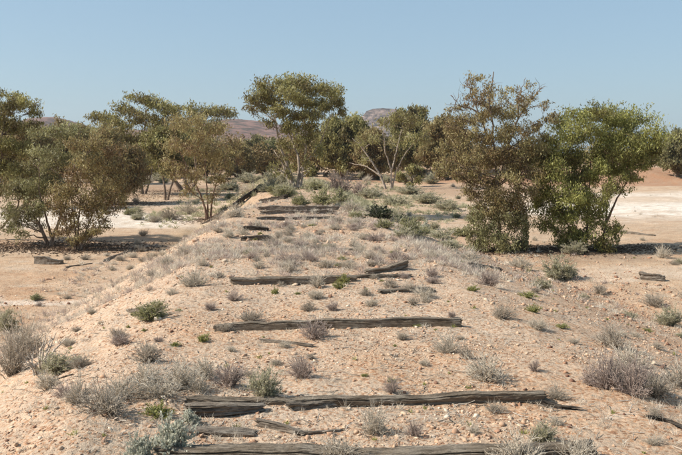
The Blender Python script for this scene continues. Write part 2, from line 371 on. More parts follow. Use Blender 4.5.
# ------------------------------------------------------------------ trees
def curve_pts(a, b, k, bow, rng):
    """k points from a to b with a sideways bow; a, b (n,3)"""
    t = np.linspace(0, 1, k)[None, :, None]
    P = a[:, None]*(1-t)+b[:, None]*t
    L = np.linalg.norm(b-a, axis=1)[:, None, None]
    off = rng.normal(size=(len(a), 1, 3))*L*bow
    return P+off*np.sin(t*math.pi)+rng.normal(size=P.shape)*L*bow*.25*np.sin(t*math.pi)
def make_tree(base, stems, clumps, label, leaf='olive', bark='bark', cover=2.3, r0=1.6, droop=.9, group=None, name='eucalyptus_tree', tips_per=17, seed=1, twin=True, lscale=1.0, deadtwigs=0, depthk=.62, bg=False):
    rng = np.random.default_rng(seed)
    B = at(*base); s = mpp(B); bx, by = base
    root = tag(empty(name, B-np.array([0, 0, .03]), -YAW), label, 'tree', group)
    def loc(px, py, dy=0.0): return np.array([(px-bx)*s, dy, (by-py)*s])
    clumps = [(c[0], c[1], c[2]*1.12, c[3]*1.12)+tuple(c[4:]) for c in clumps]
    cl = np.array([c[:4] for c in clumps], float)
    x0 = (cl[:, 0]-cl[:, 2]).min(); x1 = (cl[:, 0]+cl[:, 2]).max(); cx = (x0+x1)/2; hwid = (x1-x0)/2*s
    # stems, each a trunk of its own
    SP = []; SR = []
    for si, st in enumerate(stems):
        k = 14; px = np.array([q[0] for q in st], float); py = np.array([q[1] for q in st], float)
        t = np.linspace(0, 1, len(st)); tt = np.linspace(0, 1, k)
        dy_end = rng.uniform(-.35, .35)*hwid
        X = np.interp(tt, t, px); Y = np.interp(tt, t, py)
        P = np.stack([(X-bx)*s, tt**1.3*dy_end, (by-Y)*s], 1); P += rng.normal(size=P.shape)*.012*(1+tt[:, None])*min(1, s*25)
        if abs(st[0][1]-by) < 6: P[0, 2] = -.12
        rb = r0*s*(1-.12*si)*rng.uniform(.8, 1.1)
        rad = rb*(1-.72*tt)+rb*.5*np.exp(-tt*14)
        V, Q = tubes(P[None], rad[None], 8)
        tr = link('trunk', mesh_from('trunk', V, quads=Q, smooth=True), M[bark], root)
        SP.append(P); SR.append(rad)
    allP = np.concatenate(SP); allR = np.concatenate(SR); own = np.concatenate([[i]*len(p) for i, p in enumerate(SP)])
    # clump centres in depth
    C = []; RX = []; RZ = []; DN = []
    for c in clumps:
        reps = 2 if twin else 1
        dn = c[4] if len(c) > 4 else 1
        for r in range(reps):
            dx = (c[0]-cx)*s; room = math.sqrt(max(.06*hwid*hwid, hwid*hwid-dx*dx))*depthk
            dy = rng.uniform(.05, 1)*room*(1 if (r+rng.integers(0, 2)*0) % 2 else -1)
            sh = 1 if r == 0 else .9
            p = loc(c[0]+rng.normal()*c[2]*.12*(r+.3), c[1]+rng.normal()*c[3]*.12*(r+.3)+(1-sh)*c[3], dy)
            C.append(p); RX.append(c[2]*s*sh); RZ.append(c[3]*s*sh); DN.append(dn)
    C = np.array(C); RX = np.array(RX); RZ = np.array(RZ)
    # limbs: from the nearest lower stem point
    br = Acc(); limbA = []; limbB = []; limbR = []; limbO = []
    for c in C:
        d = np.linalg.norm(allP-c, axis=1)+2.0*np.clip(allP[:, 2]-(c[2]-.25*np.hypot(allP[:, 0]-c[0], allP[:, 1]-c[1])), 0, None)
        j = int(np.argmin(d)); limbA.append(allP[j]); limbB.append(c); limbR.append(min(allR[j]*.6, r0*s*.42)); limbO.append(own[j])
    limbA = np.array(limbA); limbB = np.array(limbB); limbR = np.array(limbR); limbO = np.array(limbO)
    LP = curve_pts(limbA, limbB, 8, .07, rng)
    tt = np.linspace(0, 1, 8)[None]
    LR = limbR[:, None]*(1-.72*tt)
    tk = [ch for ch in root.children]
    for i in range(len(stems)):
        mset = limbO == i
        if mset.any():
            if bg:
                V, Q = tubes(LP[mset], LR[mset], 4)
                tag(link('branches', mesh_from('branches', V, quads=Q, smooth=True), M[bark], tk[i]), kind='stuff')
            else:
                for q in np.nonzero(mset)[0]:
                    V, Q = tubes(LP[q:q+1], LR[q:q+1], 5)
                    link('branch', mesh_from('branch', V, quads=Q, smooth=True), M[bark], tk[i])
    # twigs and leaves
    TA = []; TB = []; TW = []
    LC = []; LD = []; LT = []
    lnm = max(.085, 3.0*s)*lscale; wdm = max(.024, .95*s)*lscale
    for c, rx, rz, dn, lp in zip(C, RX, RZ, DN, LP):
        nt_ = max(4, int(tips_per*dn))
        u = rng.normal(size=(nt_, 3)); u /= np.linalg.norm(u, axis=1, keepdims=True); u *= rng.uniform(.35, 1, (nt_, 1))**.6
        tip = c+u*np.array([rx, rx, rz])
        st = lp[rng.integers(4, 8, nt_)]
        TA.append(st); TB.append(tip)
        area = math.pi*rx*rz; nl = int(area*cover*2.0*dn/(lnm*wdm*.5)/(2 if twin else 1)); per = max(3, nl//nt_)
        k = rng.uniform(.35, 1.08, (nt_, per, 1)); base_ = st[:, None]*(1-k)+tip[:, None]*k
        sp = .155*np.array([rx, rx, rz*1.1])
        pp = base_+rng.normal(size=(nt_, per, 3))*sp; pp[..., 2] -= np.abs(rng.normal(size=(nt_, per)))*rz*.12
        LC.append(pp.reshape(-1, 3))
        d = rng.normal(size=(nt_*per, 3)); d[:, 2] -= droop*1.4; LD.append(d)
        tint = np.clip(rng.normal(.47, .17)+rng.normal(size=(nt_, 1))*.15+rng.normal(size=(nt_, per))*.17, 0, 1)
        LT.append(tint.reshape(-1))
    TA = np.concatenate(TA); TB = np.concatenate(TB)
    TP = curve_pts(TA, TB, 4, .10, rng); rw = max(.006, .16*s)
    V, Q = tubes(TP, np.broadcast_to(rw*np.array([1, .8, .6, .3]), TP.shape[:2]), 3)
    tag(link('twigs', mesh_from('twigs', V, quads=Q), M[bark], root), kind='stuff')
    if deadtwigs:
        A_ = np.array([SP[int(rng.integers(0, min(4, len(SP))))][int(rng.integers(7, 13))] for _ in range(deadtwigs)]); D_ = rng.normal(size=(deadtwigs, 3)); D_[:, 2] = np.abs(D_[:, 2])*1.2
        B_ = A_+D_*s*7
        DP = curve_pts(A_, B_, 6, .12, rng)
        for q in range(deadtwigs):
            V, Q = tubes(DP[q:q+1], .32*s*np.linspace(1, .2, 6)[None], 4)
            link('dead_branch', mesh_from('dead_branch', V, quads=Q), M[bark], root)
    LC = np.concatenate(LC); LD = np.concatenate(LD); LT = np.concatenate(LT)
    keep = LC[:, 2] > .03
    LC, LD, LT = LC[keep], LD[keep], LT[keep]
    V, Q = leaves(LC, LD, lnm*rng.uniform(.7, 1.25, len(LC)), wdm*rng.uniform(.7, 1.3, len(LC)), rng)
    tag(link('crown', mesh_from('crown', V, quads=Q, tint=np.repeat(LT, 4)), M[leaf], root), kind='stuff')
    return root

def oval(x0, y0, x1, y1, n, seed, r=None):
    """clumps filling an uneven oval crown"""
    g = np.random.default_rng(seed); out = []; cx, cy, rx, ry = (x0+x1)/2, (y0+y1)/2, (x1-x0)/2, (y1-y0)/2
    for i in range(n):
        a = g.uniform(0, 2*math.pi); q = g.uniform(0, 1)**.38
        kr = g.uniform(.2, .32)
        out.append((cx+math.cos(a)*q*rx*(1-kr), cy+math.sin(a)*q*ry*(1-kr), rx*kr*1.1, ry*kr*.95))
    return out

# far background first
def bgtree(base, box, n, label, leaf, seed, stems=None, **kw):
    bx, by = base; x0, y0, x1, y1 = box; y0 -= 6; x0 -= 2; x1 += 2; n = int(n*1.4); mx = (x0+x1)/2
    st = stems or [[(bx, by), (bx+2, by-(by-y0)*.25), ((bx+mx)/2, by-(by-y0)*.5), (mx, y0+(y1-y0)*.25)],
                   [(bx+1, by), (bx-(x1-x0)*.1, by-(by-y0)*.3), (mx-(x1-x0)*.25, y0+(y1-y0)*.4)],
                   [(bx+1, by), (bx+(x1-x0)*.12, by-(by-y0)*.3), (mx+(x1-x0)*.28, y0+(y1-y0)*.4)]]
    return make_tree(base, st, oval(x0, y0, x1, y1, n, seed), label, leaf=leaf, seed=seed, tips_per=11, bg=True, **kw)
GB = 'trees of the far treeline'
bgtree((342, 179), (314, 112, 374, 176), 32, 'wide brown olive tree behind the lone bank tree, right of its trunk', 'olive', 101, group=GB)
bgtree((412, 178), (388, 107, 434, 168), 24, 'rounded olive tree right behind the pale branching tree', 'olive', 102, group=GB)
bgtree((446, 180), (414, 118, 472, 178), 30, 'brown olive tree in the gap left of the tall ragged gum', 'brown', 103, group=GB)
bgtree((410, 187), (395, 168, 427, 188), 10, 'low round dark olive tree at the right foot of the pale branching tree', 'olive', 104, group=GB)
bgtree((98, 183), (72, 122, 128, 180), 22, 'brown tree behind the left thicket, showing between its crowns', 'brown', 105, group=GB)
bgtree((60, 183), (34, 121, 84, 180), 22, 'reddish brown flat crowned tree behind the left thicket', 'brown', 106, group=GB)
bgtree((15, 183), (-25, 118, 42, 180), 22, 'brown tree far behind the leftmost gum', 'brown', 107, group=GB)
bgtree((262, 176), (238, 137, 290, 176), 16, 'low green grey tree under the red hill, left of the lone bank tree', 'greygreen', 108, group=GB)
bgtree((236, 180), (218, 145, 255, 180), 14, 'small brown tree under the red hill at the thin brown gum', 'brown', 109, group=GB)
bgtree((676, 177), (656, 128, 700, 176), 22, 'grey olive tree at the right edge beyond the salt pan', 'greygreen', 110, group=GB)
bgtree((722, 176), (700, 135, 750, 175), 16, 'grey olive tree just outside the right edge beyond the salt pan', 'greygreen', 111, group=GB)
bgtree((372, 180), (346, 131, 398, 179), 28, 'low grey brown tree behind the pale branching tree, on its left', 'brown', 112, group=GB)
bgtree((310, 177), (284, 140, 326, 177), 14, 'low olive tree directly behind the trunks of the lone bank tree', 'olive', 113, group=GB)
bgtree((530, 178), (500, 140, 560, 178), 14, 'olive tree behind the tall ragged gum on its right', 'olive', 114, group=GB)
bgtree((470, 176), (455, 150, 490, 176), 10, 'small grey brown tree behind the tall ragged gum on its left', 'brown', 115, group=GB)
bgtree((150, 178), (120, 140, 185, 176), 16, 'olive tree behind the spreading gum left of centre', 'olive', 116, group=GB)
bgtree((205, 178), (180, 140, 225, 176), 14, 'olive tree behind the gum with leaning trunks', 'olive', 117, group=GB)

make_tree((142, 194), [[(142, 195), (141, 172), (144, 142), (145, 112)], [(141, 180), (130, 152), (118, 125)], [(142, 172), (156, 140), (170, 118)], [(146, 195), (150, 175), (152, 155)]],
  [(145, 98, 14, 6), (158, 103, 11, 7), (130, 108, 12, 7), (168, 109, 9, 8), (178, 111, 9, 8), (112, 118, 9, 7), (122, 125, 13, 9), (142, 118, 15, 9), (160, 123, 13, 9), (150, 138, 17, 11), (130, 142, 15, 11), (108, 134, 12, 9), (170, 138, 12, 11), (140, 158, 17, 9), (160, 158, 11, 9), (120, 160, 12, 9), (99, 118, 7, 6)],
  'spreading olive gum with the highest crown left of centre', 'olive', cover=1.9, r0=1.7, seed=21)
make_tree((186, 191), [[(182, 191), (174, 179), (162, 168), (152, 158)], [(188, 191), (184, 175), (176, 158), (173, 135)], [(192, 191), (198, 178), (196, 150), (194, 118)]],
  [(195, 110, 13, 8), (212, 109, 9, 7), (222, 111, 7, 6), (232, 112, 7, 6), (183, 122, 12, 9), (185, 130, 15, 11), (205, 128, 12, 9), (218, 126, 8, 8), (172, 150, 12, 10), (195, 145, 13, 10), (158, 160, 10, 8)],
  'olive gum with dark leaning trunks behind the thin brown gum', 'olive', cover=1.9, r0=2.2, seed=22)
make_tree((388, 189), [[(386, 189), (380, 175), (371, 160), (360, 145), (352, 138)], [(391, 189), (391, 170), (384, 150), (383, 122)], [(392, 189), (396, 170), (405, 152), (418, 138)], [(381, 176), (366, 166), (350, 163)], [(391, 172), (398, 145), (404, 120)]],
  [(398, 116, 12, 6), (412, 120, 11, 9), (384, 122, 9, 6), (372, 138, 9, 6, .6), (358, 142, 9, 7, .6), (408, 134, 12, 9, .7), (362, 157, 9, 5, .5), (423, 136, 7, 8), (390, 140, 7, 6, .4)],
  'pale bare branching tree with a thin crown right of centre', 'olive', 'palebark', cover=1.4, r0=1.3, seed=23, twin=True)
make_tree((296, 187.5), [[(294, 188), (291, 175), (286, 160), (280, 145), (277, 122)], [(297, 188), (300, 170), (298, 156), (292, 140), (288, 128)], [(300, 188), (303, 170), (306, 150), (306, 130), (303, 105)], [(292, 188), (286, 172), (280, 158), (273, 150)], [(302, 168), (312, 155), (322, 140), (330, 118)]],
  [(268, 85, 13, 7), (286, 82, 16, 7), (254, 98, 9, 6), (271, 97, 14, 8), (290, 96, 16, 9), (309, 86, 15, 8), (322, 90, 11, 8), (306, 102, 15, 9), (325, 104, 13, 8), (338, 101, 8, 6), (343, 111, 5, 7), (280, 110, 12, 7), (298, 114, 13, 7), (315, 114, 11, 7), (300, 126, 11, 7, .7), (311, 136, 7, 8, .6), (262, 107, 8, 4), (296, 143, 7, 8, .4), (282, 160, 7, 7, .4), (306, 160, 6, 7, .6), (268, 122, 8, 6, .6), (288, 125, 10, 8), (312, 126, 10, 8), (302, 140, 9, 9, .8), (284, 142, 7, 8, .6), (250, 106, 7, 6, .7), (262, 92, 11, 8), (334, 92, 10, 8), (300, 80, 13, 6), (318, 148, 8, 9, .7), (276, 166, 6, 8, .5), (310, 168, 7, 7, .5), (288, 174, 7, 6, .5)],
  'lone umbrella crowned gum standing on the railway bank at centre', 'olive', 'palebark', cover=2.1, r0=1.9, seed=24)
make_tree((208, 219), [[(207, 219), (205, 205), (198, 185), (188, 165), (179, 140)], [(210, 219), (213, 195), (222, 170), (229, 150)], [(208, 212), (207, 185), (206, 160), (205, 130)], [(209, 218), (203, 200), (192, 190), (180, 182)]],
  [(178, 122, 14, 9, .7), (199, 118, 14, 10, .7), (219, 126, 12, 10, .7), (236, 145, 10, 9, .6), (242, 158, 6, 7, .6), (173, 143, 12, 10, .7), (194, 148, 15, 12, .8), (214, 152, 15, 12, .8), (180, 168, 13, 10, .7), (200, 172, 13, 10, .7), (220, 176, 12, 8, .7), (190, 188, 10, 7, .5), (213, 194, 8, 7, .5), (229, 163, 7, 9, .6), (206, 133, 14, 9, .7), (168, 160, 8, 8, .5)],
  'thin brown leaved gum with red stems at the foot of the left slope', 'brown', 'redbark', cover=1.45, r0=1.25, seed=25)
make_tree((-14, 240), [[(-14, 240), (-6, 200), (4, 160), (9, 115)], [(-13, 240), (6, 224), (20, 206), (28, 185)], [(-14, 225), (-25, 190), (-30, 150)]],
  [(6, 94, 14, 8), (18, 105, 12, 9), (34, 102, 8, 6), (41, 112, 5, 6), (-10, 108, 16, 12), (9, 120, 16, 11), (28, 126, 12, 9), (-5, 140, 18, 13), (14, 145, 16, 11), (31, 147, 12, 9), (-22, 135, 14, 14), (3, 167, 16, 11), (24, 168, 12, 9), (-20, 165, 15, 14), (-10, 190, 14, 12), (8, 190, 12, 10), (44, 125, 6, 5), (-35, 150, 12, 14)],
  'tall rounded gum cut by the left edge of the picture', 'olive', 'bark', cover=2.2, r0=2.0, seed=26)
make_tree((50, 246), [[(50, 247), (53, 234), (60, 220), (63, 200), (58, 165)], [(48, 246), (42, 226), (30, 205), (22, 185)], [(52, 236), (48, 215), (45, 190), (50, 150)], [(53, 236), (66, 205), (74, 175), (78, 145)]],
  [(20, 188, 15, 12), (38, 183, 15, 12), (8, 208, 12, 11), (27, 211, 15, 11), (45, 203, 12, 11), (32, 228, 10, 8, .7), (14, 224, 9, 7), (55, 178, 13, 11), (66, 158, 14, 11), (50, 150, 15, 9), (38, 163, 13, 10), (72, 138, 14, 9), (60, 129, 14, 6), (86, 148, 12, 10), (78, 127, 10, 6), (90, 132, 9, 7), (48, 133, 10, 6)],
  'grey green gum with a dark forked trunk, middle of the left thicket', 'greygreen', 'bark', cover=1.65, r0=2.1, seed=27)
make_tree((78, 249.5), [[(76, 250), (75, 225), (70, 200), (66, 172)], [(78, 250), (80, 220), (84, 195), (86, 160)], [(80, 250), (88, 225), (98, 200), (106, 172)], [(75, 250), (68, 236), (58, 218)], [(81, 249), (100, 226), (119, 203)]],
  [(70, 188, 12, 11), (85, 172, 13, 11), (96, 158, 13, 10), (111, 163, 12, 11), (121, 180, 11, 11), (105, 188, 14, 12), (88, 198, 13, 11), (72, 213, 11, 10, .8), (92, 219, 11, 9, .6), (109, 208, 9, 9, .6), (123, 203, 6, 7, .5), (82, 234, 8, 7, .5), (60, 205, 9, 11, .8), (61, 229, 7, 7, .5), (101, 142, 12, 9), (86, 142, 11, 9), (126, 164, 6, 9), (115, 148, 9, 8), (70, 226, 10, 9), (88, 232, 10, 8, .7), (104, 224, 9, 8, .7), (95, 208, 12, 10), (60, 190, 11, 11), (112, 196, 11, 10), (75, 240, 9, 6, .6)],
  'many stemmed dark brown gum, rightmost of the left thicket', 'brown', 'bark', cover=1.55, r0=1.1, seed=28)
make_tree((498, 250), [[(500, 250), (498, 215), (495, 185), (492, 160), (488, 130), (484, 105), (487, 74)], [(496, 185), (505, 150), (516, 120), (530, 100), (543, 86)], [(490, 145), (478, 120), (470, 98), (463, 84)], [(486, 118), (470, 110), (455, 106), (449, 96)], [(516, 120), (514, 100), (520, 80)], [(505, 150), (525, 135), (540, 126), (552, 118)]],
  [(470, 82, 10, 7, .6), (480, 94, 10, 10, .7), (461, 104, 10, 6, .6), (490, 108, 13, 10), (475, 118, 13, 10), (455, 118, 9, 6), (505, 114, 11, 8), (520, 106, 10, 9, .6), (530, 96, 7, 6, .5), (519, 88, 6, 6, .5), (460, 134, 12, 10), (480, 138, 15, 12), (500, 133, 14, 12), (518, 130, 11, 10), (534, 124, 8, 8, .7), (525, 145, 12, 11), (505, 153, 15, 12), (485, 158, 15, 12), (464, 155, 13, 11), (475, 176, 15, 12), (500, 176, 15, 12), (518, 168, 11, 11), (454, 172, 8, 7), (490, 193, 17, 11), (512, 195, 11, 11), (470, 190, 9, 7), (453, 146, 8, 8), (535, 150, 10, 11), (532, 168, 9, 11), (527, 185, 9, 11), (500, 205, 15, 10), (480, 207, 12, 9), (520, 208, 9, 9), (444, 160, 7, 9), (545, 138, 7, 8), (446, 128, 7, 7), (441, 145, 6, 8), (546, 118, 7, 6, .7), (540, 105, 6, 5, .6), (448, 110, 6, 5, .6), (468, 94, 9, 6, .6), (495, 96, 9, 8, .7), (510, 100, 8, 8, .6), (540, 155, 9, 10), (438, 168, 7, 9)],
  'tall ragged gum with bare dead tips above its brown crown', 'brown', 'bark', cover=1.55, r0=1.5, seed=29, deadtwigs=44)
make_tree((500, 251), [[(500, 251), (497, 235), (490, 215), (482, 205)], [(502, 251), (508, 232), (514, 215)], [(496, 251), (484, 238), (474, 222)], [(504, 251), (516, 240), (524, 226)]],
  [(474, 213, 10, 11), (484, 229, 14, 13), (500, 213, 14, 12), (515, 220, 12, 13), (498, 237, 16, 12), (520, 240, 10, 9), (480, 243, 12, 7), (505, 203, 12, 9), (469, 232, 6, 9), (526, 228, 5, 11)],
  'low bushy grey green gum regrowth at the foot of the tall ragged gum', 'greygreen', 'bark', cover=1.7, r0=.7, seed=30, name='gum_sapling')
make_tree((588, 250), [[(586, 250), (587, 225), (590, 195), (592, 165), (594, 132)], [(602, 250), (607, 215), (610, 190), (613, 160)], [(606, 220), (616, 200), (626, 185), (636, 168)], [(576, 250), (570, 230), (560, 205), (552, 178)], [(582, 250), (577, 232), (583, 212)], [(608, 205), (603, 190), (600, 175)]],
  [(560, 119, 17, 12), (590, 111, 19, 10), (577, 127, 21, 13), (612, 117, 17, 11), (632, 119, 17, 12), (640, 140, 17, 13), (625, 137, 17, 12), (600, 134, 19, 13), (554, 140, 15, 13), (540, 155, 13, 11), (548, 170, 15, 13), (570, 155, 17, 13), (575, 174, 15, 13), (560, 190, 17, 13), (540, 185, 11, 13), (534, 200, 8, 12), (555, 209, 15, 13), (572, 214, 14, 13), (590, 209, 13, 12, .8), (602, 222, 10, 10, .7), (580, 232, 16, 11), (598, 239, 12, 9), (610, 232, 6, 10, .7), (565, 228, 9, 11), (620, 164, 15, 9), (638, 160, 13, 9), (648, 149, 8, 9), (632, 178, 10, 6, .7), (617, 188, 7, 6, .6), (603, 165, 11, 11), (592, 186, 9, 9, .6), (647, 129, 8, 9), (568, 241, 13, 7), (610, 150, 15, 11), (625, 154, 12, 10), (598, 150, 13, 11), (586, 166, 13, 11), (600, 180, 11, 10), (590, 196, 12, 11), (618, 173, 9, 7), (575, 196, 13, 12), (538, 172, 9, 10), (545, 222, 8, 9)],
  'large dense fresh green gum on the right beside the salt pan', 'green', 'redbark', cover=2.05, r0=1.35, seed=31)
make_tree((712, 238), [[(712, 239), (708, 220), (704, 200), (702, 185)], [(713, 239), (720, 215), (722, 195)]],
  oval(675, 172, 745, 232, 18, 77), 'small gum whose leaves touch the right edge of the picture', 'greygreen', 'bark', seed=32)
make_tree((112, 204), [[(112, 204), (110, 185), (104, 160), (100, 140)], [(113, 204), (120, 180), (128, 155)], [(112, 200), (112, 175), (116, 145)]],
  oval(78, 122, 152, 200, 30, 501), 'dense brown gum filling the middle of the left thicket', 'brown', cover=2.2, r0=1.5, seed=41)
make_tree((26, 208), [[(26, 208), (24, 185), (16, 160), (12, 140)], [(27, 208), (33, 180), (40, 155)], [(26, 200), (28, 170), (28, 145)]],
  oval(-8, 120, 60, 206, 30, 502), 'dense brown gum behind the forked grey green one at far left', 'brown', cover=2.2, r0=1.5, seed=42)
make_tree((166, 200), [[(166, 200), (164, 180), (158, 160), (156, 140)], [(167, 200), (174, 178), (180, 150)]],
  oval(140, 118, 200, 178, 20, 503), 'olive gum between the spreading gum and the thin brown gum', 'olive', cover=1.8, r0=1.5, seed=43)
# more of the treeline, to the sides and beyond
side = [(-170, 184, 60), (-110, 186, 75), (-60, 181, 60), (790, 178, 48), (850, 180, 60), (920, 182, 70), (-230, 186, 80)]
for i, (px, py, hh) in enumerate(side):
    bgtree((px, py), (px-28, py-hh, px+28, py-2), 16, ('olive gum of the treeline outside the picture, number %s from the ' % ['one', 'two', 'three', 'one', 'two', 'three', 'four'][i])+('left' if px < 0 else 'right'), 'olive', 200+i, group=GB, cover=1.6)
# far-off wood that reads as one mass
rngw = np.random.default_rng(55); acc = Acc(); tk = Acc()
for i in range(430):
    px = rngw.uniform(-420, 1150) if i % 2 else rngw.uniform(-60, 490); d = rngw.uniform(92, 210); lat = (px-W/2)/FPX*d
    P = CAM+FWDH*d+RIGHT*lat; z = hz(P[0], P[1], False); hh = rngw.uniform(3.4, 6.3)*(1 if px < 480 or px > 640 else .8)
    P[2] = z; w_ = hh*rngw.uniform(.5, .85)
    nl = 800; u = rngw.normal(size=(nl, 3)); u /= np.linalg.norm(u, axis=1, keepdims=True); u *= rngw.uniform(.5, 1, (nl, 1))
    lump = rngw.normal(size=(9, 3))*.32
    cc = lump[rngw.integers(0, 9, nl)]+u*.42
    C = P+np.array([0, 0, hh*.58])+cc*np.array([w_, w_, hh*.5])
    D = rngw.normal(size=(nl, 3)); D[:, 2] -= .8
    V, Q = leaves(C, D, .46, .22, rngw); acc.add(V, Q, np.repeat(np.clip(rngw.normal(.45, .12)+rngw.normal(size=nl)*.15, 0, 1), 4))
tag(link('far_woodland', acc.mesh('far_woodland'), M['brown']), 'distant brown olive scrub woodland below the hills', 'woodland', kind='stuff')

# ------------------------------------------------------------------ shrubs
def shrub_mesh(kind, seed):
    """unit shrub, about 1 m wide; returns (stem mesh, foliage mesh)"""
    g = np.random.default_rng(seed); spec = dict(
        grey=(74, .58, 3, .035, .010, 8, .0), lilac=(80, .64, 3, .030, .010, 7, .0), pale=(64, .42, 3, .036, .008, 6, .0),
        green=(70, .62, 4, .045, .016, 30, .1), ggreen=(75, .62, 4, .040, .018, 24, .1), silver=(55, .75, 3, .055, .040, 22, .0),
        forb=(40, .34, 3, .060, .026, 26, .0), dark=(70, .62, 4, .05, .02, 34, .1), dead=(16, .75, 4, .03, .006, 0, 0), grass=(150, .5, 0, .3, .008, 0, 0))[kind]
    ns, hh, nb, ll, lw, lp, dr = spec
    # uneven crown: lobes
    lob = g.uniform(.45, 1.25, 7)
    az = g.uniform(0, 2*math.pi, ns); el = np.arccos(g.uniform(.02, 1, ns))
    k = np.interp((az/(2*math.pi)*7) % 7, np.arange(8), np.append(lob, lob[0]))*g.uniform(.5, 1.1, ns)
    tip = np.stack([np.cos(az)*np.sin(el)*.5*k, np.sin(az)*np.sin(el)*.5*k, np.cos(el)*hh*k*.95+.03], 1)
    base = np.stack([np.cos(az), np.sin(az), 0*az], 1)*g.uniform(0, .13, (ns, 1))*np.sin(el)[:, None]
    base[:, 2] = -.05
    K = 5; t = np.linspace(0, 1, K)[None, :, None]
    P = base[:, None]*(1-t)+tip[:, None]*t; P[..., 2] += (hh*.10*np.sin(t*math.pi))[..., 0]
    P += g.normal(size=P.shape)*.018*np.sin(t*math.pi)
    thick = .010 if kind != 'dead' else .02
    st = Acc(); V, Q = tubes(P, np.broadcast_to(thick*np.array([1, .8, .6, .45, .25]), (ns, K)), 3)
    st.add(V, Q, np.repeat(g.uniform(.2, .8, ns), K*3))
    fo = Acc(); TP = [P]
    cur = P
    if nb:
        nbr = ns*nb*(2 if kind != 'dead' else 1)
        i = g.integers(0, ns, nbr); j = g.uniform(.35, .95, nbr)
        a_ = P[i, (j*4).astype(int)]; dirr = (P[i, -1]-P[i, 0]); dirr /= np.linalg.norm(dirr, axis=1, keepdims=True)
        dd = dirr*.7+g.normal(size=(nbr, 3))*.45; dd[:, 2] = np.abs(dd[:, 2])*.9
        b_ = a_+dd*g.uniform(.07, .19, (nbr, 1))
        P2 = curve_pts(a_, b_, 3, .08, g)
        V, Q = tubes(P2, np.broadcast_to(thick*.5*np.array([1, .7, .35]), (nbr, 3)), 3)
        st.add(V, Q, np.repeat(np.clip(g.uniform(.3, 1, nbr), 0, 1), 9))
        if lp:
            i = g.integers(0, nbr, nbr*lp//2); tt_ = g.uniform(0, 1.1, (len(i), 1))
            C = P2[i, 0]*(1-tt_)+P2[i, 2]*tt_+g.normal(size=(len(i), 3))*.012
            D = (P2[i, 2]-P2[i, 0])/(.1)+g.normal(size=(len(i), 3))*.6
            V, Q = leaves(C, D, ll*g.uniform(.6, 1.2, len(i)), lw*g.uniform(.7, 1.3, len(i)), g)
            fo.add(V, Q, np.repeat(np.clip(.5+g.normal(size=len(i))*.2+(C[:, 2]/hh-.5)*.1, 0, 1), 4))  # tint runs darker low down, base shade painted into the foliage
    if kind == 'grass':
        pass
    return st.mesh('stems'), (fo.mesh('foliage') if fo.n else None)
KM = dict(grey='sh_grey', lilac='sh_lilac', pale='sh_pale', green='sh_green', ggreen='sh_ggreen', silver='sh_silver', forb='forb', dark='dark', dead=None)
KSTEM = dict(dead='deadwood')
SM = {}
for ki, kind in enumerate(KM):
    SM[kind] = []
    for v in range(7 if kind in ('grey', 'lilac', 'pale') else 4):
        a_, b_ = shrub_mesh(kind, 300+ki*10+v)
        a_.materials.append(M['twig'] if kind not in ('pale', 'lilac', 'grey') else M[KM[kind]])
        if b_: b_.materials.append(M[KM[kind]])
        SM[kind].append((a_, b_))
KN = dict(grey='saltbush', lilac='bluebush', pale='dry_shrub', green='green_shrub', ggreen='saltbush', silver='silver_saltbush', forb='low_herb', dark='dark_shrub', dead='dead_shrub')
KL = dict(grey='grey brown twiggy bush', lilac='purplish grey twiggy bush', pale='pale straw grey dry bush', green='green leafy bush', ggreen='grey green leafy bush', silver='silver leaved saltbush', forb='bright yellow green low herb', dark='dark green dense bush', dead='leafless dead bush')
PLANTS = []
def plant(kind, px, py, wpx, hpx=None, label=None, where=None, pos=None, wm=None, hm_=None, seed=None):
    g = rnd
    B = at(px, py) if pos is None else np.array(pos); s = mpp(B)
    wm = wpx*s if wm is None else wm; 
    baseh = dict(grey=.62, lilac=.64, pale=.45, green=.62, ggreen=.62, silver=.75, forb=.36, dark=.62, dead=.8)[kind]
    hm_ = (hpx*s if hpx else wm*baseh) if hm_ is None else hm_
    e = empty(KN[kind], B, g.uniform(0, 6.28)); e.scale = (wm*g.uniform(.85, 1.2), wm*g.uniform(.75, 1.1), hm_/baseh)
    a_, b_ = SM[kind][g.randrange(len(SM[kind]))]
    link('stems', a_, None, e)
    if b_: link('foliage', b_, None, e)
    PLANTS.append([e, kind, B, wm, label]); return e

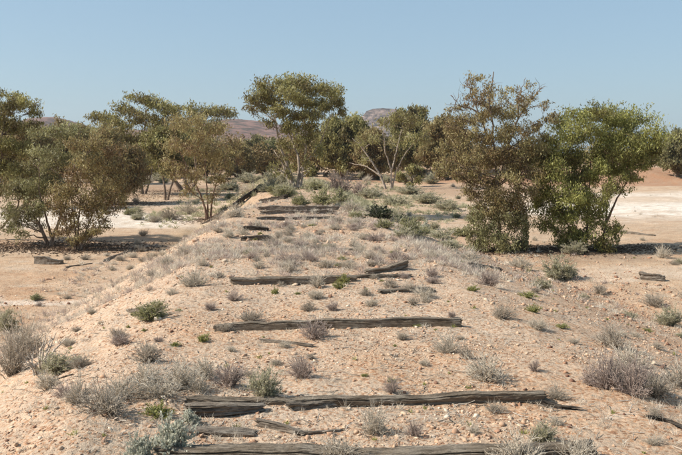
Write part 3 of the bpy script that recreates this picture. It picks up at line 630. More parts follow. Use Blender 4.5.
# ---- bushes that the photograph shows one by one
B_ = [
 ('lilac', 315, 338, 42, 24, 'purplish grey twiggy bush in front of the third whole sleeper, left of its middle'),
 ('lilac', 301, 379, 30, 24, 'round purplish bush standing alone behind the second sleeper'),
 ('lilac', 229, 387, 38, 25, 'wide purplish bush left of the grey green bush behind the second sleeper'),
 ('ggreen', 264, 398, 34, 27, 'grey green bush growing against the back of the second sleeper'),
 ('grey', 148, 361, 34, 22, 'grey bush on the left shoulder right of the dead bush'),
 ('pale', 178, 388, 55, 30, 'broad pale dry bush at the left end of the second sleeper'),
 ('pale', 205, 378, 40, 22, 'pale dry bush just left of the wide purplish bush'),
 ('grey', 105, 412, 60, 30, 'wide grey bush on the lower left shoulder'),
 ('pale', 78, 402, 40, 24, 'pale dry bush left of the wide grey bush on the lower left shoulder'),
 ('pale', 145, 388, 50, 26, 'broad pale dry bush between the wide grey bush and the second sleeper'),
 ('green', 150, 319, 42, 23, 'rounded dark green bush with a pale stone at its right foot'),
 ('forb', 203, 341, 20, 8, 'bright yellow green herb just left of the third whole sleeper'),
 ('ggreen', 6, 332, 30, 26, 'dense grey green bush at the left edge above the dead bush'),
 ('grey', 12, 376, 44, 44, 'tall grey bush at the left edge beside the dead bush'),
 ('pale', 28, 352, 40, 30, 'pale dry bush behind the dead bush at the left edge'),
 ('dead', 40, 372, 60, 42, 'leafless dead bush with dark twisted limbs at the left edge'),
 ('ggreen', 60, 372, 40, 18, 'low grey green bush right of the dead bush'),
 ('grey', 82, 368, 30, 14, 'low grey bush farthest right beside the dead bush'),
 ('pale', 372, 434, 34, 30, 'pale leafless dry bush between the two nearest sleepers, near the middle'),
 ('pale', 340, 462, 40, 26, 'pale dry bush in front of the nearest sleeper'),
 ('lilac', 415, 436, 24, 22, 'small purplish bush between the two nearest sleepers'),
 ('lilac', 391, 395, 20, 20, 'small purplish bush touching the back of the second sleeper'),
 ('pale', 487, 380, 52, 28, 'broad pale grey bush right of the middle behind the second sleeper'),
 ('pale', 446, 352, 30, 18, 'pale bush below the right end of the third whole sleeper'),
 ('grey', 466, 358, 22, 20, 'small grey bush just right of the pale one below the third whole sleeper'),
 ('lilac', 534, 372, 16, 15, 'tiny purplish bush alone on the bare red gravel right of the track'),
 ('lilac', 606, 388, 38, 38, 'purplish bush, left one of the big clump on the right'),
 ('lilac', 632, 394, 42, 40, 'largest purplish bush in the middle of the big clump on the right'),
 ('grey', 655, 397, 36, 34, 'dark grey bush, right one of the big clump on the right'),
 ('pale', 628, 373, 60, 30, 'pale dry bush behind the big clump on the right'),
 ('pale', 682, 388, 40, 30, 'pale dry bush at the right edge beside the big clump'),
 ('grey', 613, 348, 34, 24, 'round grey bush behind the big clump on the right'),
 ('ggreen', 541, 442, 36, 20, 'grey green leafy bush behind the right end of the nearest sleeper'),
 ('pale', 520, 468, 70, 36, 'pale dry bush over the right end of the nearest sleeper'),
 ('pale', 575, 466, 60, 34, 'pale dry bush beyond the right end of the nearest sleeper'),
 ('silver', 172, 456, 44, 46, 'tall silver saltbush at the left end of the nearest sleeper'),
 ('silver', 190, 424, 26, 20, 'smaller silver saltbush behind the tall one'),
 ('silver', 140, 462, 30, 34, 'silver saltbush left of the tall one by the nearest sleeper'),
 ('forb', 158, 415, 34, 12, 'low green herb beside the smaller silver saltbush'),
 ('lilac', 432, 277, 24, 16, 'purplish bush right of the fourth whole sleeper'),
 ('lilac', 489, 286, 30, 20, 'purplish bush on the right shoulder below the low bushy regrowth'),
 ('ggreen', 562, 279, 46, 28, 'large grey green bush on the right slope below the fresh green gum'),
 ('grey', 600, 294, 28, 14, 'low grey bush right of the large grey green bush'),
 ('grey', 655, 306, 38, 19, 'wide grey bush near the right edge on the slope'),
 ('ggreen', 629, 318, 20, 8, 'flat grey green bush between the two grey bushes at right'),
 ('ggreen', 540, 289, 26, 14, 'small grey green bush left of the large one on the right slope'),
 ('forb', 527, 298, 20, 6, 'low green herb on the right shoulder, upper of two'),
 ('forb', 533, 313, 20, 7, 'low green herb on the right shoulder, lower of two'),
 ('ggreen', 670, 326, 34, 20, 'grey green bush at the right edge of the slope'),
 ('pale', 470, 262, 34, 16, 'pale bush at the near foot of the low bushy regrowth'),
 ('ggreen', 448, 250, 36, 14, 'grey green bush on the right shoulder left of the regrowth'),
 ('pale', 520, 268, 40, 14, 'pale bush between the regrowth and the large grey green bush'),
 ('forb', 339, 289, 14, 8, 'bright herb left of the split middle of the fourth whole sleeper'),
 ('pale', 318, 288, 24, 18, 'pale bush in front of the middle of the fourth whole sleeper'),
 ('forb', 344, 284, 17, 11, 'tall yellow green herb in the middle of the fourth whole sleeper'),
 ('pale', 289, 272, 28, 15, 'pale bush behind the left half of the fourth whole sleeper'),
 ('grey', 250, 322, 36, 18, 'grey bush behind the left end of the third whole sleeper'),
 ('grey', 226, 332, 26, 14, 'grey bush in front of the left end of the third whole sleeper'),
 ('forb', 275, 294, 10, 8, 'small bright green herb below the left half of the fourth whole sleeper'),
 ('lilac', 332, 311, 20, 16, 'small purplish bush behind the third whole sleeper at its middle'),
 ('grey', 413, 305, 18, 14, 'small grey bush behind the right half of the third whole sleeper'),
 ('pale', 425, 297, 34, 14, 'pale bush over the thin buried sleeper at right'),
 ('green', 36, 300, 18, 8, 'small green bush alone on the left flat'),
 ('green', 130, 215, 18, 9, 'round grey green bush alone on the left sand flat'),
 ('grey', 170, 219, 30, 16, 'grey bush left of the thin brown gum'),
 ('pale', 188, 214, 28, 16, 'pale bush just left of the thin brown gum stems'),
 ('grey', 155, 222, 24, 10, 'low grey bush on the sand flat near the long shadow'),
 ('grey', 143, 236, 20, 10, 'grey bush inside the long shadow on the left'),
 ('green', 300, 206, 30, 15, 'green bush in front of the lone bank gum, left one'),
 ('green', 322, 206, 38, 20, 'large green bush in front of the lone bank gum, middle one'),
 ('green', 339, 204, 24, 16, 'green bush in front of the lone bank gum, right one'),
 ('lilac', 340, 192, 40, 26, 'large bare lilac grey bush right of the lone bank gum'),
 ('lilac', 358, 196, 26, 20, 'smaller bare lilac grey bush right of the larger one'),
 ('ggreen', 272, 190, 26, 14, 'grey green bush left of the lone bank gum'),
 ('dark', 382, 219, 34, 17, 'dark green shaded bush at the right edge of the bank top'),
 ('dark', 404, 224, 34, 10, 'low dark green bush beside the shaded one'),
 ('green', 418, 236, 34, 10, 'low green bush on the right slope below the dark ones'),
 ('silver', 425, 232, 14, 14, 'small blue grey bush on the right slope'),
 ('ggreen', 447, 211, 26, 13, 'rounded olive bush on the flat left of the regrowth'),
 ('ggreen', 440, 240, 34, 14, 'grey green bush below the small blue grey bush'),
 ('pale', 352, 212, 28, 16, 'pale tuft at the right end of the stacked sleepers'),
 ('ggreen', 395, 205, 44, 12, 'soft grey green bush on the right slope behind the dark bush, left'),
 ('ggreen', 425, 203, 44, 12, 'soft grey green bush on the right slope behind the dark bush, right'),
 ('ggreen', 370, 198, 36, 12, 'soft grey green bush right of the lilac bushes'),
 ('ggreen', 410, 194, 36, 10, 'soft grey green bush at the foot of the pale branching tree'),
 ('ggreen', 230, 190, 28, 12, 'grey green bush behind the washed out left shoulder'),
 ('ggreen', 250, 183, 30, 12, 'grey green bush on the far left shoulder'),
 ('green', 315, 190, 26, 12, 'green bush at the right foot of the lone bank gum'),
 ('lilac', 452, 318, 12, 10, 'tiny purplish bush beyond the right end of the third whole sleeper'),
 ('pale', 555, 425, 20, 12, 'small pale tuft left of the big clump on the right'),
 ('green', 460, 236, 30, 12, 'low green bush at the left foot of the regrowth'),
 ('ggreen', 575, 254, 30, 14, 'grey green bush at the foot of the fresh green gum'),
 ('pale', 662, 258, 22, 16, 'bare pale bush on the right flat beside the tree shadow'),
 ('grey', 690, 300, 26, 16, 'grey bush just past the right edge of the slope'),
 ('pale', 120, 398, 44, 24, 'pale dry bush behind the wide grey bush on the lower left shoulder'),
 ('pale', 160, 398, 50, 22, 'low pale dry bush before the broad ones left of the second sleeper'),
 ('pale', 200, 392, 34, 20, 'pale dry bush touching the left end of the second sleeper'),
 ('lilac', 590, 384, 26, 28, 'small purplish bush at the left foot of the big clump'),
 ('lilac', 645, 390, 36, 36, 'purplish bush between the largest and the dark one of the big clump'),
 ('grey', 620, 384, 34, 34, 'grey bush inside the big clump on the right'),
 ('grey', 22, 362, 46, 34, 'grey bush right behind the dead bush'),
 ('pale', 50, 388, 44, 18, 'low pale bush in front of the dead bush'),
]
for i, b in enumerate(B_):
    k_ = 1.22 if b[3] >= 30 and b[2] > 340 else 1.0
    plant(b[0], b[1], b[2], b[3]*k_, b[4]*k_, b[5])

# ---- the rest of the scrub, thinner near, dense between the fourth and the stacked sleepers
def scatter(nn, box, kinds, wrange, sd, mind=.25, cond=None):
    g = np.random.default_rng(sd); done = 0; tries = 0
    while done < nn and tries < nn*40:
        tries += 1
        px = g.uniform(box[0], box[2]); py = g.uniform(box[1], box[3]); B = at(px, py)
        if cond and not cond(px, py, B): continue
        if min([np.hypot(B[0]-q[2][0], B[1]-q[2][1])-.35*q[3] for q in PLANTS]) < mind: continue
        kind = kinds[g.integers(0, len(kinds))]; w_ = g.uniform(*wrange)*(.6 if kind == 'forb' else 1)
        plant(kind, px, py, 0, pos=B, wm=w_, hm_=w_*g.uniform(.4, .6)*(.6 if kind == 'forb' else 1)); done += 1
scatter(76, (248, 222, 400, 270), ['pale', 'lilac', 'pale', 'grey', 'pale', 'grey', 'lilac', 'forb'], (.16, .46), 1, .12)
scatter(16, (225, 275, 440, 312), ['pale', 'grey', 'lilac', 'forb'], (.16, .32), 2, .15)
scatter(12, (200, 325, 480, 395), ['pale', 'grey', 'forb'], (.10, .2), 3, .2)
scatter(18, (20, 290, 225, 400), ['pale', 'pale', 'lilac', 'forb', 'grey'], (.10, .30), 4, .2)
scatter(20, (110, 222, 245, 290), ['pale', 'grey', 'pale', 'pale'], (.15, .5), 5, .2)
scatter(22, (420, 240, 682, 330), ['pale', 'grey', 'ggreen', 'forb', 'pale'], (.12, .40), 6, .25)
scatter(8, (480, 320, 682, 400), ['pale', 'grey', 'forb', 'ggreen'], (.12, .3), 7, .3)
scatter(34, (345, 184, 470, 240), ['ggreen', 'pale', 'green', 'ggreen'], (.4, .8), 8, .3)
scatter(14, (225, 178, 290, 200), ['ggreen', 'green', 'pale'], (.6, 1.2), 9, .3)
scatter(10, (120, 195, 240, 222), ['pale', 'grey', 'ggreen'], (.5, 1.0), 10, .3)
scatter(44, (120, 173, 475, 184), ['ggreen', 'green', 'pale'], (1.2, 2.4), 12, .5)
scatter(6, (470, 400, 682, 450), ['pale', 'grey'], (.12, .22), 13, .3)
scatter(10, (60, 256, 170, 262), ['pale', 'grey'], (.3, .5), 14, .3)

# ------------------------------------------------------------------ sleepers and timber
def timber(name, a, b, w, h, label, cat, mat='sleeper', seed=1, sink=.3, sag=0.0, taper=(1, 1), rough=1.0, group=None, lift=(0, 0), bend=0.0, follow=True, rot=0):
    """weathered beam from a to b (ground points): grooved, cracked, uneven"""
    g = np.random.default_rng(seed); a = np.array(a, float); b = np.array(b, float)
    L = np.linalg.norm((b-a)[:2]); ax = math.atan2(b[1]-a[1], b[0]-a[0]); mid = (a+b)/2
    n = max(24, int(L*70)); k = 36
    t = np.linspace(0, 1, n); th = np.arange(k)/k*2*math.pi
    # rounded rectangle section
    c, s_ = np.cos(th), np.sin(th); pw = .32
    sx = np.sign(c)*np.abs(c)**pw; sz = np.sign(s_)*np.abs(s_)**pw
    T, TH = np.meshgrid(t, th, indexing='ij')
    gro = g.normal(size=k)*.06; gro += np.where(g.uniform(size=k) < .28, -g.uniform(.10, .30, k), 0)
    gro = gro[None]*(.6+.8*np.abs(perlin(T*L*1.3+seed, TH*.9, 3)))
    rr_ = 1+rough*(gro+.16*perlin(T*L*1.1+seed*3.1, np.cos(TH)*1.4, 11)+.11*perlin(T*L*4, TH*2.2+seed, 13)+.09*perlin(T*L*13, TH*6, 15)+.07*perlin(T*L*30, TH*9, 16))
    tp = np.interp(t, [0, 1], taper)[:, None]
    endk = 1-.10*np.exp(-t*L/.05)-.10*np.exp(-(1-t)*L/.05)
    rr_ = rr_*endk[:, None]
    Y = sx[None]*w/2*rr_*(.7+.3*tp); Z = sz[None]*h/2*rr_*tp
    # broken, ragged upper face
    Z = Z+np.where(sz[None] > .3, rough*h*.30*perlin(T*L*1.7+seed*1.7, T*0+seed, 17)-rough*h*.22*np.clip(perlin(T*L*5+seed, T*0+2, 18), 0, 1), 0)
    wx = (T-.5)*L+g.normal(size=(1, k))*.015*rough
    Y = Y+(bend*np.sin(t*math.pi)+.02*perlin(t*L*1.3, t*0+seed, 19))[:, None]*1.0
    ux, uy = math.cos(ax), math.sin(ax)
    cx_ = mid[0]+(t-.5)*L*ux; cy_ = mid[1]+(t-.5)*L*uy
    if follow:
        gz_ = height(cx_, cy_, False); gz_ = np.polyval(np.polyfit(t, gz_, 1), t)
    else: gz_ = a[2]*(1-t)+b[2]*t
    zc = gz_+h*(.5-sink)+np.interp(t, [0, .5, 1], [lift[0], -sag, lift[1]])
    X3 = wx; Z = Z+(zc-mid[2]+h*.20*rough*perlin(t*L*.9+seed*5.3, t*0+7, 21)+h*.16*perlin(t*L*3.1+seed, t*0+4, 22))[:, None]
    V = np.stack([X3, Y, Z], -1).reshape(-1, 3)
    idx = np.arange(n*k).reshape(n, k); A_ = idx[:-1]; B2 = idx[1:]
    Q = np.stack([A_, B2, np.roll(B2, -1, 1), np.roll(A_, -1, 1)], -1).reshape(-1, 4)
    e0 = V.reshape(n, k, 3)[0].mean(0); e1 = V.reshape(n, k, 3)[-1].mean(0)
    V = np.concatenate([V, [e0, e1]]); c0 = n*k
    tri = np.concatenate([np.stack([np.full(k, c0), idx[0], np.roll(idx[0], -1)], -1), np.stack([np.full(k, c0+1), np.roll(idx[-1], -1), idx[-1]], -1)])
    o = link(name, mesh_from(name, V, tri, Q, smooth=True), M[mat], None, mid)
    o.rotation_euler = (0, 0, ax)
    try: o.data.set_sharp_from_angle(angle=math.radians(38))
    except Exception: pass
    return tag(o, label, cat, group)
GS = 'old timber sleepers across the bank'
def P(x, y): return at(x, y)
timber('railway_sleeper', P(160, 459), P(590, 460), .15, .10, 'nearest sleeper, deeply cracked, along the bottom of the picture', 'sleeper', seed=3, sink=.25, sag=.02, taper=(1.15, .9), group=GS, lift=(.015, .02))
timber('railway_sleeper', P(188, 402), P(543, 401), .10, .075, 'second sleeper, split and gnarled with its right end raised', 'sleeper', seed=4, sink=.42, sag=.0, taper=(1, .9), group=GS, lift=(0, .045), rough=1.35)
timber('railway_sleeper', P(215, 330), P(460, 326), .10, .095, 'third whole sleeper, thick and straight behind the purplish bush', 'sleeper', seed=5, sink=.2, taper=(1.0, 1.15), group=GS)
timber('railway_sleeper', P(232, 284), P(356, 281), .14, .11, 'left thick half of the fourth whole sleeper', 'sleeper', seed=6, sink=.2, group=GS, taper=(1.1, .9))
timber('railway_sleeper', P(338, 280), P(411, 277), .10, .08, 'right thin half of the fourth whole sleeper', 'sleeper', seed=7, sink=.2, group=GS, taper=(1, .7))
timber('railway_sleeper', P(366, 274), P(406, 269), .12, .09, 'short tilted timber piece behind the fourth whole sleeper', 'sleeper', seed=8, sink=.1, group=GS, lift=(0, .04), taper=(.7, 1))
for i, (x0, x1, y, h_, lb) in enumerate([(256, 336, 219.5, .08, 'front one of the three stacked looking sleepers before the green bushes'), (257, 337, 214.5, .10, 'middle one of the three stacked looking sleepers before the green bushes'), (257, 336, 210, .15, 'rear and thickest of the three stacked looking sleepers before the green bushes')]):
    timber('railway_sleeper', P(x0+rnd.uniform(-3, 4), y), P(x1+rnd.uniform(-5, 3), y-rnd.uniform(-.6, .9)), .19, h_, lb, 'sleeper', 'deadwood', rough=1.5, seed=20+i, sink=.1, group=GS)
timber('railway_sleeper', P(260, 199), P(286, 199), .2, .16, 'dark sleeper behind the stacked ones, left of the green bushes', 'sleeper', 'darkwood', seed=25, sink=.05, group=GS)
timber('railway_sleeper', P(244, 230), P(268, 230.5), .2, .10, 'short dark sleeper end left of the bank top, upper one', 'sleeper', 'darkwood', seed=26, sink=.2, group=GS)
timber('railway_sleeper', P(243, 240), P(270, 241), .2, .10, 'short dark sleeper end left of the bank top, lower one', 'sleeper', 'darkwood', seed=27, sink=.2, group=GS)
timber('railway_sleeper', P(270, 248), P(352, 250), .2, .07, 'mostly buried grey sleeper under the dense scrub', 'sleeper', seed=28, sink=.4, group=GS)
timber('railway_sleeper', P(380, 294), P(432, 291), .14, .07, 'thin half buried sleeper under the pale bush at right', 'sleeper', 'sleeper', seed=29, sink=.3, group=GS)
timber('railway_sleeper', P(186, 431), P(254, 435), .09, .06, 'half buried broken sleeper between the two nearest ones, left end', 'sleeper', 'deadwood', seed=30, sink=.45, group=GS)
# dark beam hanging out of the washed-out shoulder
a_ = P(234, 211); b_ = P(262, 191); a_[2] += .15; b_[2] += .22; a_[2] += .10
timber('fallen_sleeper', a_, b_, .15, .17, 'dark fallen sleeper leaning on the washed out left shoulder', 'sleeper', 'darkwood', seed=31, sink=.35, follow=False)
timber('plank', P(200, 224), P(224, 213), .08, .08, 'thin grey plank lying down the left slope edge, lower one', 'plank', 'deadwood', seed=32, sink=.1)
timber('plank', P(220, 214), P(244, 203), .08, .08, 'thin grey plank lying down the left slope edge, upper one', 'plank', 'deadwood', seed=33, sink=.1)
GL = 'broken timber pieces'
for i, (p0, p1, w_, h_, lb, mt) in enumerate([
    ((290, 411), (348, 403), .07, .06, 'split strip of timber torn off the front of the second sleeper', 'deadwood'),
    ((188, 413), (262, 411), .10, .07, 'grey timber strip in front of the left half of the second sleeper', 'deadwood'),
    ((258, 427), (302, 436), .045, .045, 'crooked stick between the two nearest sleepers', 'deadwood'),
    ((300, 436), (342, 431), .03, .03, 'thin straight stick between the two nearest sleepers', 'deadwood'),
    ((262, 342), (312, 347), .03, .03, 'twisted root like stick in front of the third whole sleeper', 'deadwood'),
    ((545, 405), (575, 410), .03, .03, 'dark stick beyond the raised right end of the second sleeper', 'darkwood'),
    ((36, 263), (62, 264), .22, .25, 'short cut log on the left flat before the thicket', 'deadwood'),
    ((66, 268), (92, 264), .04, .04, 'thin dead branch on the left flat', 'deadwood'),
    ((104, 262), (128, 252), .06, .06, 'thin dead branch on the left slope near the long shadow', 'deadwood'),
    ((640, 279), (664, 281), .20, .22, 'dark log at the foot of the right slope', 'deadwood'),
    ((620, 233), (655, 236), .10, .10, 'long dead branch on the right flat beyond the tree shadow', 'deadwood'),
    ((128, 312), (164, 309), .05, .04, 'pale stick behind the rounded dark green bush', 'deadwood'),
    ((46, 384), (72, 376), .025, .025, 'thin stick below the dead bush', 'darkwood'),
    ((470, 268), (500, 271), .07, .06, 'dead branch on the right shoulder near the regrowth', 'deadwood'),
    ((648, 420), (682, 430), .03, .03, 'dark stick near the lower right corner', 'darkwood'),
    ((118, 404), (96, 408), .02, .02, 'little stick beside the wide grey bush', 'deadwood')]):
    timber('fallen_branch', P(*p0), P(*p1), w_, h_, lb, 'branch', mt, seed=40+i, sink=.15, rough=1.4, group=GL, taper=(1.2, .6), bend=rnd.uniform(-.05, .05))

# ------------------------------------------------------------------ stones
def ico():
    p = (1+5**.5)/2
    V = np.array([(-1, p, 0), (1, p, 0), (-1, -p, 0), (1, -p, 0), (0, -1, p), (0, 1, p), (0, -1, -p), (0, 1, -p), (p, 0, -1), (p, 0, 1), (-p, 0, -1), (-p, 0, 1)], float); V /= np.linalg.norm(V[0])
    F = np.array([(0,11,5),(0,5,1),(0,1,7),(0,7,10),(0,10,11),(1,5,9),(5,11,4),(11,10,2),(10,7,6),(7,1,8),(3,9,4),(3,4,2),(3,2,6),(3,6,8),(3,8,9),(4,9,5),(2,4,11),(6,2,10),(8,6,7),(9,8,1)])
    return V, F
IV, IF = ico()
OV = np.array([(1,0,0),(-1,0,0),(0,1,0),(0,-1,0),(0,0,1),(0,0,-1)], float); OF = np.array([(0,2,4),(2,1,4),(1,3,4),(3,0,4),(2,0,5),(1,2,5),(3,1,5),(0,3,5)])
def pebbles(X, Y, S, T, base, faces, g):
    n = len(X); Z = height(X, Y)
    V = base[None]*(1+g.normal(size=(n, len(base), 1))*.30)
    V = V*g.uniform([.6, .5, .28], [1.45, 1.0, .75], (n, 1, 3))*S[:, None, None]
    an = g.uniform(0, 6.28, n); c, s_ = np.cos(an)[:, None], np.sin(an)[:, None]
    V = np.stack([V[..., 0]*c-V[..., 1]*s_, V[..., 0]*s_+V[..., 1]*c, V[..., 2]+.25*V[..., 0]*g.normal(size=(n, 1))], -1)
    V = V+np.stack([X, Y, Z+S*.18], -1)[:, None]
    F = faces[None]+(np.arange(n)*len(base))[:, None, None]
    return V.reshape(-1, 3), F.reshape(-1, 3), np.repeat(T, len(base))
def sample(n, g, d0, d1, half=31):
    d = np.exp(g.uniform(math.log(d0), math.log(d1), n)); a = g.uniform(-math.radians(half), math.radians(half), n)+YAW
    return CAM[0]+d*np.sin(a), CAM[1]+d*np.cos(a), d
g = np.random.default_rng(70)
def gravel(n, base, faces, d0, d1, smin, smax, name, lab):
    X, Y, D = sample(n, g, d0, d1)
    dens = .5+1.5*fbm(X, Y, .8, 3, 65)+.35*sm(2.2, 4.5, X)-.75*sm(6.0, 8.5, np.where(X > 0, X-1.5, -X))
    dens -= .35*sm(2.0, 3.2, -X)
    dens -= .35*np.exp(-((X-1.9)/.6)**2)
    k = g.uniform(size=n) < dens; X, Y, D = X[k], Y[k], D[k]
    S = smin*(smax/smin)**(g.uniform(size=len(X))**2.6)*np.clip(D/9, .8, 1.9)
    red = .18*sm(2, 5, X)
    T = np.clip(g.normal(.60, .24, len(X))-red, 0, 1)
    V, F, T = pebbles(X, Y, S, T, base, faces, g)
    tag(link(name, mesh_from(name, V, F, tint=T), M['stone']), lab, 'gravel', kind='stuff')
gravel(85000, OV, OF, 4.0, 26, .005, .018, 'fine_gravel', 'fine cream and orange gravel strewn over the bank')
gravel(12000, IV, IF, 4.0, 30, .009, .036, 'coarse_gravel', 'coarser reddish and cream pebbles strewn over the bank')
STONES = []
def stone(px, py, wpx, tint, label=None, seed=0):
    gg = np.random.default_rng(900+seed); B = at(px, py); s = mpp(B); r = wpx*s/2
    V = IV.copy(); F = IF
    # one midpoint subdivision, flattened facets
    e = {}; V = list(map(np.array, V)); NF = []
    def mid_(a, b):
        k = (min(a, b), max(a, b))
        if k not in e: V.append((V[a]+V[b])/2*1.06); e[k] = len(V)-1
        return e[k]
    for a, b, c in F:
        x, y, z = mid_(a, b), mid_(b, c), mid_(c, a); NF += [(a, x, z), (b, y, x), (c, z, y), (x, y, z)]
    V = np.array(V)
    for _ in range(7):
        nrm = gg.normal(size=3); nrm /= np.linalg.norm(nrm); dcut = gg.uniform(.55, .85); q = V@nrm; V -= np.clip(q-dcut, 0, None)[:, None]*nrm
    V = V*r*gg.uniform([.95, .7, .55], [1.15, 1.0, .85])
    o = link('stone', mesh_from('stone', V, NF, tint=np.full(len(V), tint)), M['stone'], None, B+np.array([0, 0, r*.22])); o.rotation_euler = (gg.normal()*.2, gg.normal()*.2, gg.uniform(0, 6))
    tag(o, None, 'stone', 'loose stones'); STONES.append([o, B, r*2, tint, label])
k = 0
for px, py, w_, t_, lb in [(158, 320, 9, 1.0, 'pale stone at the right foot of the rounded dark green bush'), (222, 411, 11, .35, 'orange block of stone in front of the left part of the second sleeper'),
    (436, 384, 6, .1, 'dark red stone left of the broad pale grey bush'), (572, 381, 7, .05, 'dark brown stone, larger of the pair left of the big clump'), (567, 376, 5, .0, 'dark brown stone, smaller of the pair left of the big clump'),
    (502, 427, 9, .55, 'sandy orange stone between the two nearest sleepers at right'), (570, 428, 7, .0, 'dark stone right of the grey green bush by the nearest sleeper'), (674, 409, 6, .1, 'dark red stone near the right edge below the big clump'),
    (418, 413, 6, .5, 'rounded stone in front of the second sleeper right of its middle'), (457, 447, 6, .1, 'red stone touching the nearest sleeper'), (478, 440, 5, .1, 'small red stone behind the nearest sleeper at right'), (613, 390, 7, .6, 'cream stone under the left of the big clump'), (225, 262, 6, .9, 'pale stone on the left shoulder')]:
    stone(px, py, w_, t_, lb, k); k += 1
gs = np.random.default_rng(17)
for i in range(130):
    px = gs.uniform(5, 678); py = 290+160*gs.uniform()**1.2
    stone(px, py, gs.uniform(3.2, 6.5)*(.7+.4*(py-290)/160), float(np.clip(gs.normal(.5, .25), 0, 1)), None, k); k += 1

# ------------------------------------------------------------------ litter, dry grass, seedlings (uncountable)
g = np.random.default_rng(80)
X, Y, D = sample(5200, g, 4.0, 30, 30)
kp = g.uniform(size=len(X)) < np.clip(.45+.9*fbm(X, Y, .7, 2, 66)+.25*sm(10, 20, Y)*(np.abs(X) < 2.6), .03, 1)*np.where((X < -7) | (X > 9), .15, 1)
X, Y, D = X[kp], Y[kp], D[kp]; n_ = len(X); Z = height(X, Y)
an = g.uniform(0, 6.28, n_); L_ = g.uniform(.03, .15, n_)
A_ = np.stack([X, Y, Z+.006], 1); B2 = A_+np.stack([np.cos(an)*L_, np.sin(an)*L_, g.uniform(0, .02, n_)], 1)
V, Q = tubes(curve_pts(A_, B2, 3, .08, g), np.broadcast_to(np.array([.0030, .0026, .0016])*1.2, (n_, 3)), 3)
tag(link('twig_litter', mesh_from('twig_litter', V, quads=Q, tint=np.repeat(g.uniform(0, 1, n_), 9)), M['twig']), 'thin dead twigs strewn over the bank', 'litter', kind='stuff')
gl = np.random.default_rng(81); LX = []; LY = []  # fallen leaves, also added to darken the shaded ground below the crowns
for (px, py, n_, rx, ry) in [(78, 250, 2000, 1.3, .6), (50, 247, 2000, 1.4, .7), (10, 246, 1500, 1.6, .7), (592, 250, 2200, 1.4, .6), (500, 251, 3500, 1.3, .7), (208, 219, 1800, 1.0, .7), (296, 188, 2500, 1.6, 1.2), (185, 191, 2500, 3.5, 2), (142, 195, 2500, 3.5, 2), (112, 204, 2500, 2, 1.4)]:
    q = at(px, py); LX.append(q[0]+.4+gl.normal(size=n_)*rx); LY.append(q[1]+gl.normal(size=n_)*ry)
LX = np.concatenate(LX); LY = np.concatenate(LY); LZ = height(LX, LY); D_ = gl.normal(size=(len(LX), 3)); D_[:, 2] *= .25
V, Q = leaves(np.stack([LX, LY, LZ+.012], 1), D_, .11*gl.uniform(.6, 1.3, len(LX)), .035, gl)
tag(link('leaf_litter', mesh_from('leaf_litter', V, quads=Q, tint=np.repeat(gl.uniform(0, 1, len(LX)), 4)), leaf_mat('litter_leaves', (.07, .045, .03), (.13, .085, .055), (.23, .16, .11), .1, .8)), 'brown fallen leaves under the gums', 'litter', kind='stuff')
# stubble tufts
def tufts(nt_, d0, d1, hrange, blades, mat, name, lab, cond=None, wid=.003, sd=3):
    g = np.random.default_rng(sd); X, Y, D = sample(nt_, g, d0, d1, 30)
    den = np.clip(.35+1.2*fbm(X, Y, .5, 2, 67)+.35*sm(9, 16, Y)*(np.abs(X) < 3), .0, 1)
    den = den*np.where((X < -6.5) | (X > 9), .12, 1) if cond is None else cond(X, Y)
    k = g.uniform(size=len(X)) < den; X, Y, D = X[k], Y[k], D[k]; n = len(X); Z = height(X, Y)
    h_ = g.uniform(*hrange, n)
    c = np.repeat(np.stack([X, Y, Z], 1), blades, 0); hh = np.repeat(h_, blades)*g.uniform(.5, 1.1, n*blades)
    d = g.normal(size=(n*blades, 3)); d[:, 2] = np.abs(d[:, 2])*.9+.5; d /= np.linalg.norm(d, axis=1, keepdims=True)
    c = c+g.normal(size=c.shape)*[.02, .02, 0]*np.repeat(h_, blades)[:, None]*8
    V, Q = leaves(c+d*hh[:, None]*.45, d, hh, wid*np.repeat(np.clip(D/8, .8, 3), blades), g)
    tag(link(name, mesh_from(name, V, quads=Q, tint=np.repeat(np.repeat(np.clip(g.normal(.5, .2, n), 0, 1), blades), 4)), M[mat]), lab, 'grass', kind='stuff')
tufts(5200, 4.2, 45, (.02, .10), 16, 'sh_pale', 'dry_stubble', 'short pale dry stubble between the stones', sd=3)
def matden(X, Y):
    top = sm(10.5, 13, Y)*(1-sm(24, 30, Y))*(1-sm(2.2, 3.0, np.abs(X)))*1.0
    ls = sm(9, 12, Y)*(1-sm(26, 32, Y))*sm(1.5, 2.5, -X)*(1-sm(5.5, 7, -X))*.48
    rs = sm(11, 14, Y)*(1-sm(30, 36, Y))*sm(1.5, 2.5, X)*(1-sm(7, 9, X))*.22
    return np.clip((top+ls+rs)*(.34+1.5*fbm(X, Y, .55, 3, 68)), 0, 1)
tufts(15000, 9, 34, (.05, .20), 26, 'sh_pale', 'low_dry_scrub', 'low matted dry scrub over the bank top and left slope', wid=.0034, sd=6, cond=matden)
tufts(8500, 9, 34, (.05, .20), 26, 'sh_lilac', 'low_lilac_scrub', 'low purplish matted scrub over the bank top', wid=.0036, sd=7, cond=matden)
tufts(2200, 12, 80, (.05, .20), 24, 'sh_pale', 'flat_stubble', 'sparse pale stubble on the flats', wid=.005, sd=8, cond=lambda X, Y: np.where((X < -6) | (X > 8.5), np.clip(-.1+1.3*fbm(X, Y, .18, 3, 71), 0, 1), 0))
tufts(420, 4.2, 30, (.02, .05), 16, 'forb', 'seedlings', 'tiny yellow green seedlings', wid=.008, sd=4)
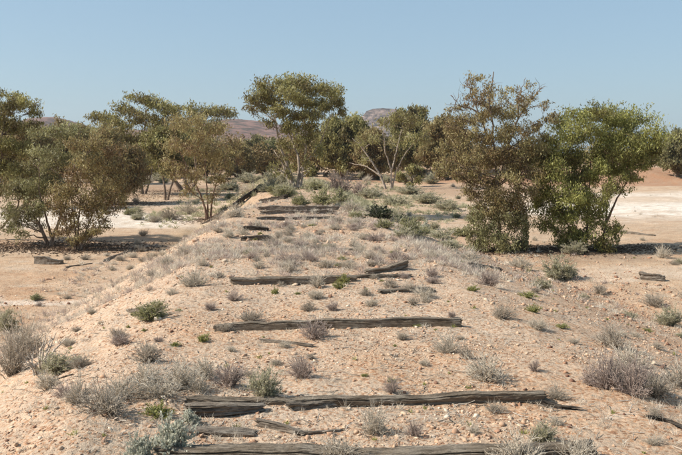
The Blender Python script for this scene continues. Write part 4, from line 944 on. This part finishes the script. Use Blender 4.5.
tufts(30000, 14, 85, (.12, .34), 16, 'paltgrass', 'soft_grass', 'soft grey green grass on the right slope and behind the lone gum', wid=.009, sd=5,
      cond=lambda X, Y: np.clip((.8*sm(1.2, 2.2, X)*(1-sm(4.0, 6.5, X))*sm(19, 27, Y)+.9*sm(33, 42, Y)*(X > -7)*(X < 11))*(.55+1.5*fbm(X, Y, .4, 2, 69)), 0, 1))

# ------------------------------------------------------------------ labels for the scattered plants and stones
SL = [(0, 'before the nearest sleeper'), (4.75, 'between the two nearest sleepers'), (5.7, 'between second and third whole sleepers'), (8.2, 'before the fourth whole sleeper'), (11.3, 'close behind the fourth whole sleeper'), (13.5, 'well behind the fourth whole sleeper'), (16, 'before the three stacked sleepers'), (18.5, 'close before the three stacked sleepers'), (22, 'beside the three stacked sleepers'), (28, 'behind the three stacked sleepers'), (45, 'beyond the lone bank gum')]
def region(B):
    x, y = B[0], B[1]
    if abs(x) < 1.9: return [q[1] for q in SL if y >= q[0]][-1]+('' if y < 11.3 else ', left' if x < -.6 else ', right' if x > .6 else ', middle')
    side = 'left' if x < 0 else 'right'
    dep = 'by the nearest sleepers' if y < 7 else 'by the third sleeper' if y < 10 else 'by the fourth sleeper' if y < 15 else 'before the gums' if y < 25 else 'behind the gums' if y < 45 else 'near the treeline'
    if y >= 40:
        v = B-CAM; px = W/2+FPX*float(np.dot(v, RIGHT)/np.dot(v, FWD))
        lm = min([('the left thicket', 60), ('the spreading olive gum', 145), ('the thin brown gum', 208), ('the red hill gap', 250), ('the lone bank gum', 296), ('the lilac bushes', 345), ('the pale branching tree', 390), ('the far brown gap tree', 440), ('the tall ragged gum', 495)], key=lambda q: abs(q[1]-px))[0]
        return ('far behind ' if y > 75 else 'behind ')+lm
    edge = (4.5 if x < 0 else 7.5)
    return ('on the %s slope ' % side if abs(x) < edge else 'on the %s flat ' % side)+dep
ORD = ['leftmost', 'second from left', 'third from left', 'fourth from left', 'fifth from left', 'sixth from left', 'seventh from left', 'eighth from left']
def finish(items, describe, group):
    from collections import defaultdict
    D = defaultdict(list)
    for it in items:
        if it[4]: it[0]['label'] = it[4]; it[0]['group'] = group; continue
        D[describe(it)+' '+region(it[2] if not np.isscalar(it[2]) else it[1])].append(it)
    for lab, L in D.items():
        L.sort(key=lambda it: float(np.dot((it[2] if not np.isscalar(it[2]) else it[1])-CAM, RIGHT)/np.dot((it[2] if not np.isscalar(it[2]) else it[1])-CAM, FWD)))
        for i, it in enumerate(L):
            it[0]['label'] = lab if len(L) == 1 else (lab+', '+(ORD[i] if i < len(L)-1 else 'rightmost') if len(L) <= 9 else lab)
            it[0]['group'] = group
def dplant(it):
    w_ = it[3]; sz = 'tiny' if w_ < .2 else 'small' if w_ < .35 else 'middling' if w_ < .6 else 'large'
    return sz+' '+dict(grey='grey brown bush', lilac='purplish grey bush', pale='pale straw bush', green='green leafy bush', ggreen='grey green bush', silver='silver bush', forb='yellow green herb', dark='dark green bush', dead='dead bush')[it[1]]
finish(PLANTS, dplant, 'desert shrubs')
for it in PLANTS: it[0]['category'] = 'plant' if it[1] == 'forb' else 'shrub'
def dstone(it):
    t_ = it[3]; c = 'dark red' if t_ < .22 else 'orange brown' if t_ < .5 else 'sandy orange' if t_ < .72 else 'cream'
    return ('small ' if it[2] < .035 else 'large ')+c+' stone'
finish(STONES, dstone, 'loose stones')

# ------------------------------------------------------------------ haze: thin air over the whole place
hv = bpy.data.meshes.new('haze'); S_ = 1750.0; zb, zt = float(V0min)-1.0, 85.0
hv.from_pydata([(-S_, -S_, zb), (S_, -S_, zb), (S_, S_, zb), (-S_, S_, zb), (-S_, -S_, zt), (S_, -S_, zt), (S_, S_, zt), (-S_, S_, zt)], [],
               [(0, 3, 2, 1), (4, 5, 6, 7), (0, 1, 5, 4), (1, 2, 6, 5), (2, 3, 7, 6), (3, 0, 4, 7)])
m, n = mat_new('haze_air'); pv = nd(n, 'ShaderNodeVolumePrincipled'); pv.inputs['Density'].default_value = HAZE
pv.inputs['Color'].default_value = (.80, .88, 1, 1); pv.inputs['Anisotropy'].default_value = .3
o = nd(n, 'ShaderNodeOutputMaterial'); n.links.new(pv.outputs[0], o.inputs['Volume'])
tag(link('haze', hv, m), 'thin dusty air over the plain', kind='stuff')
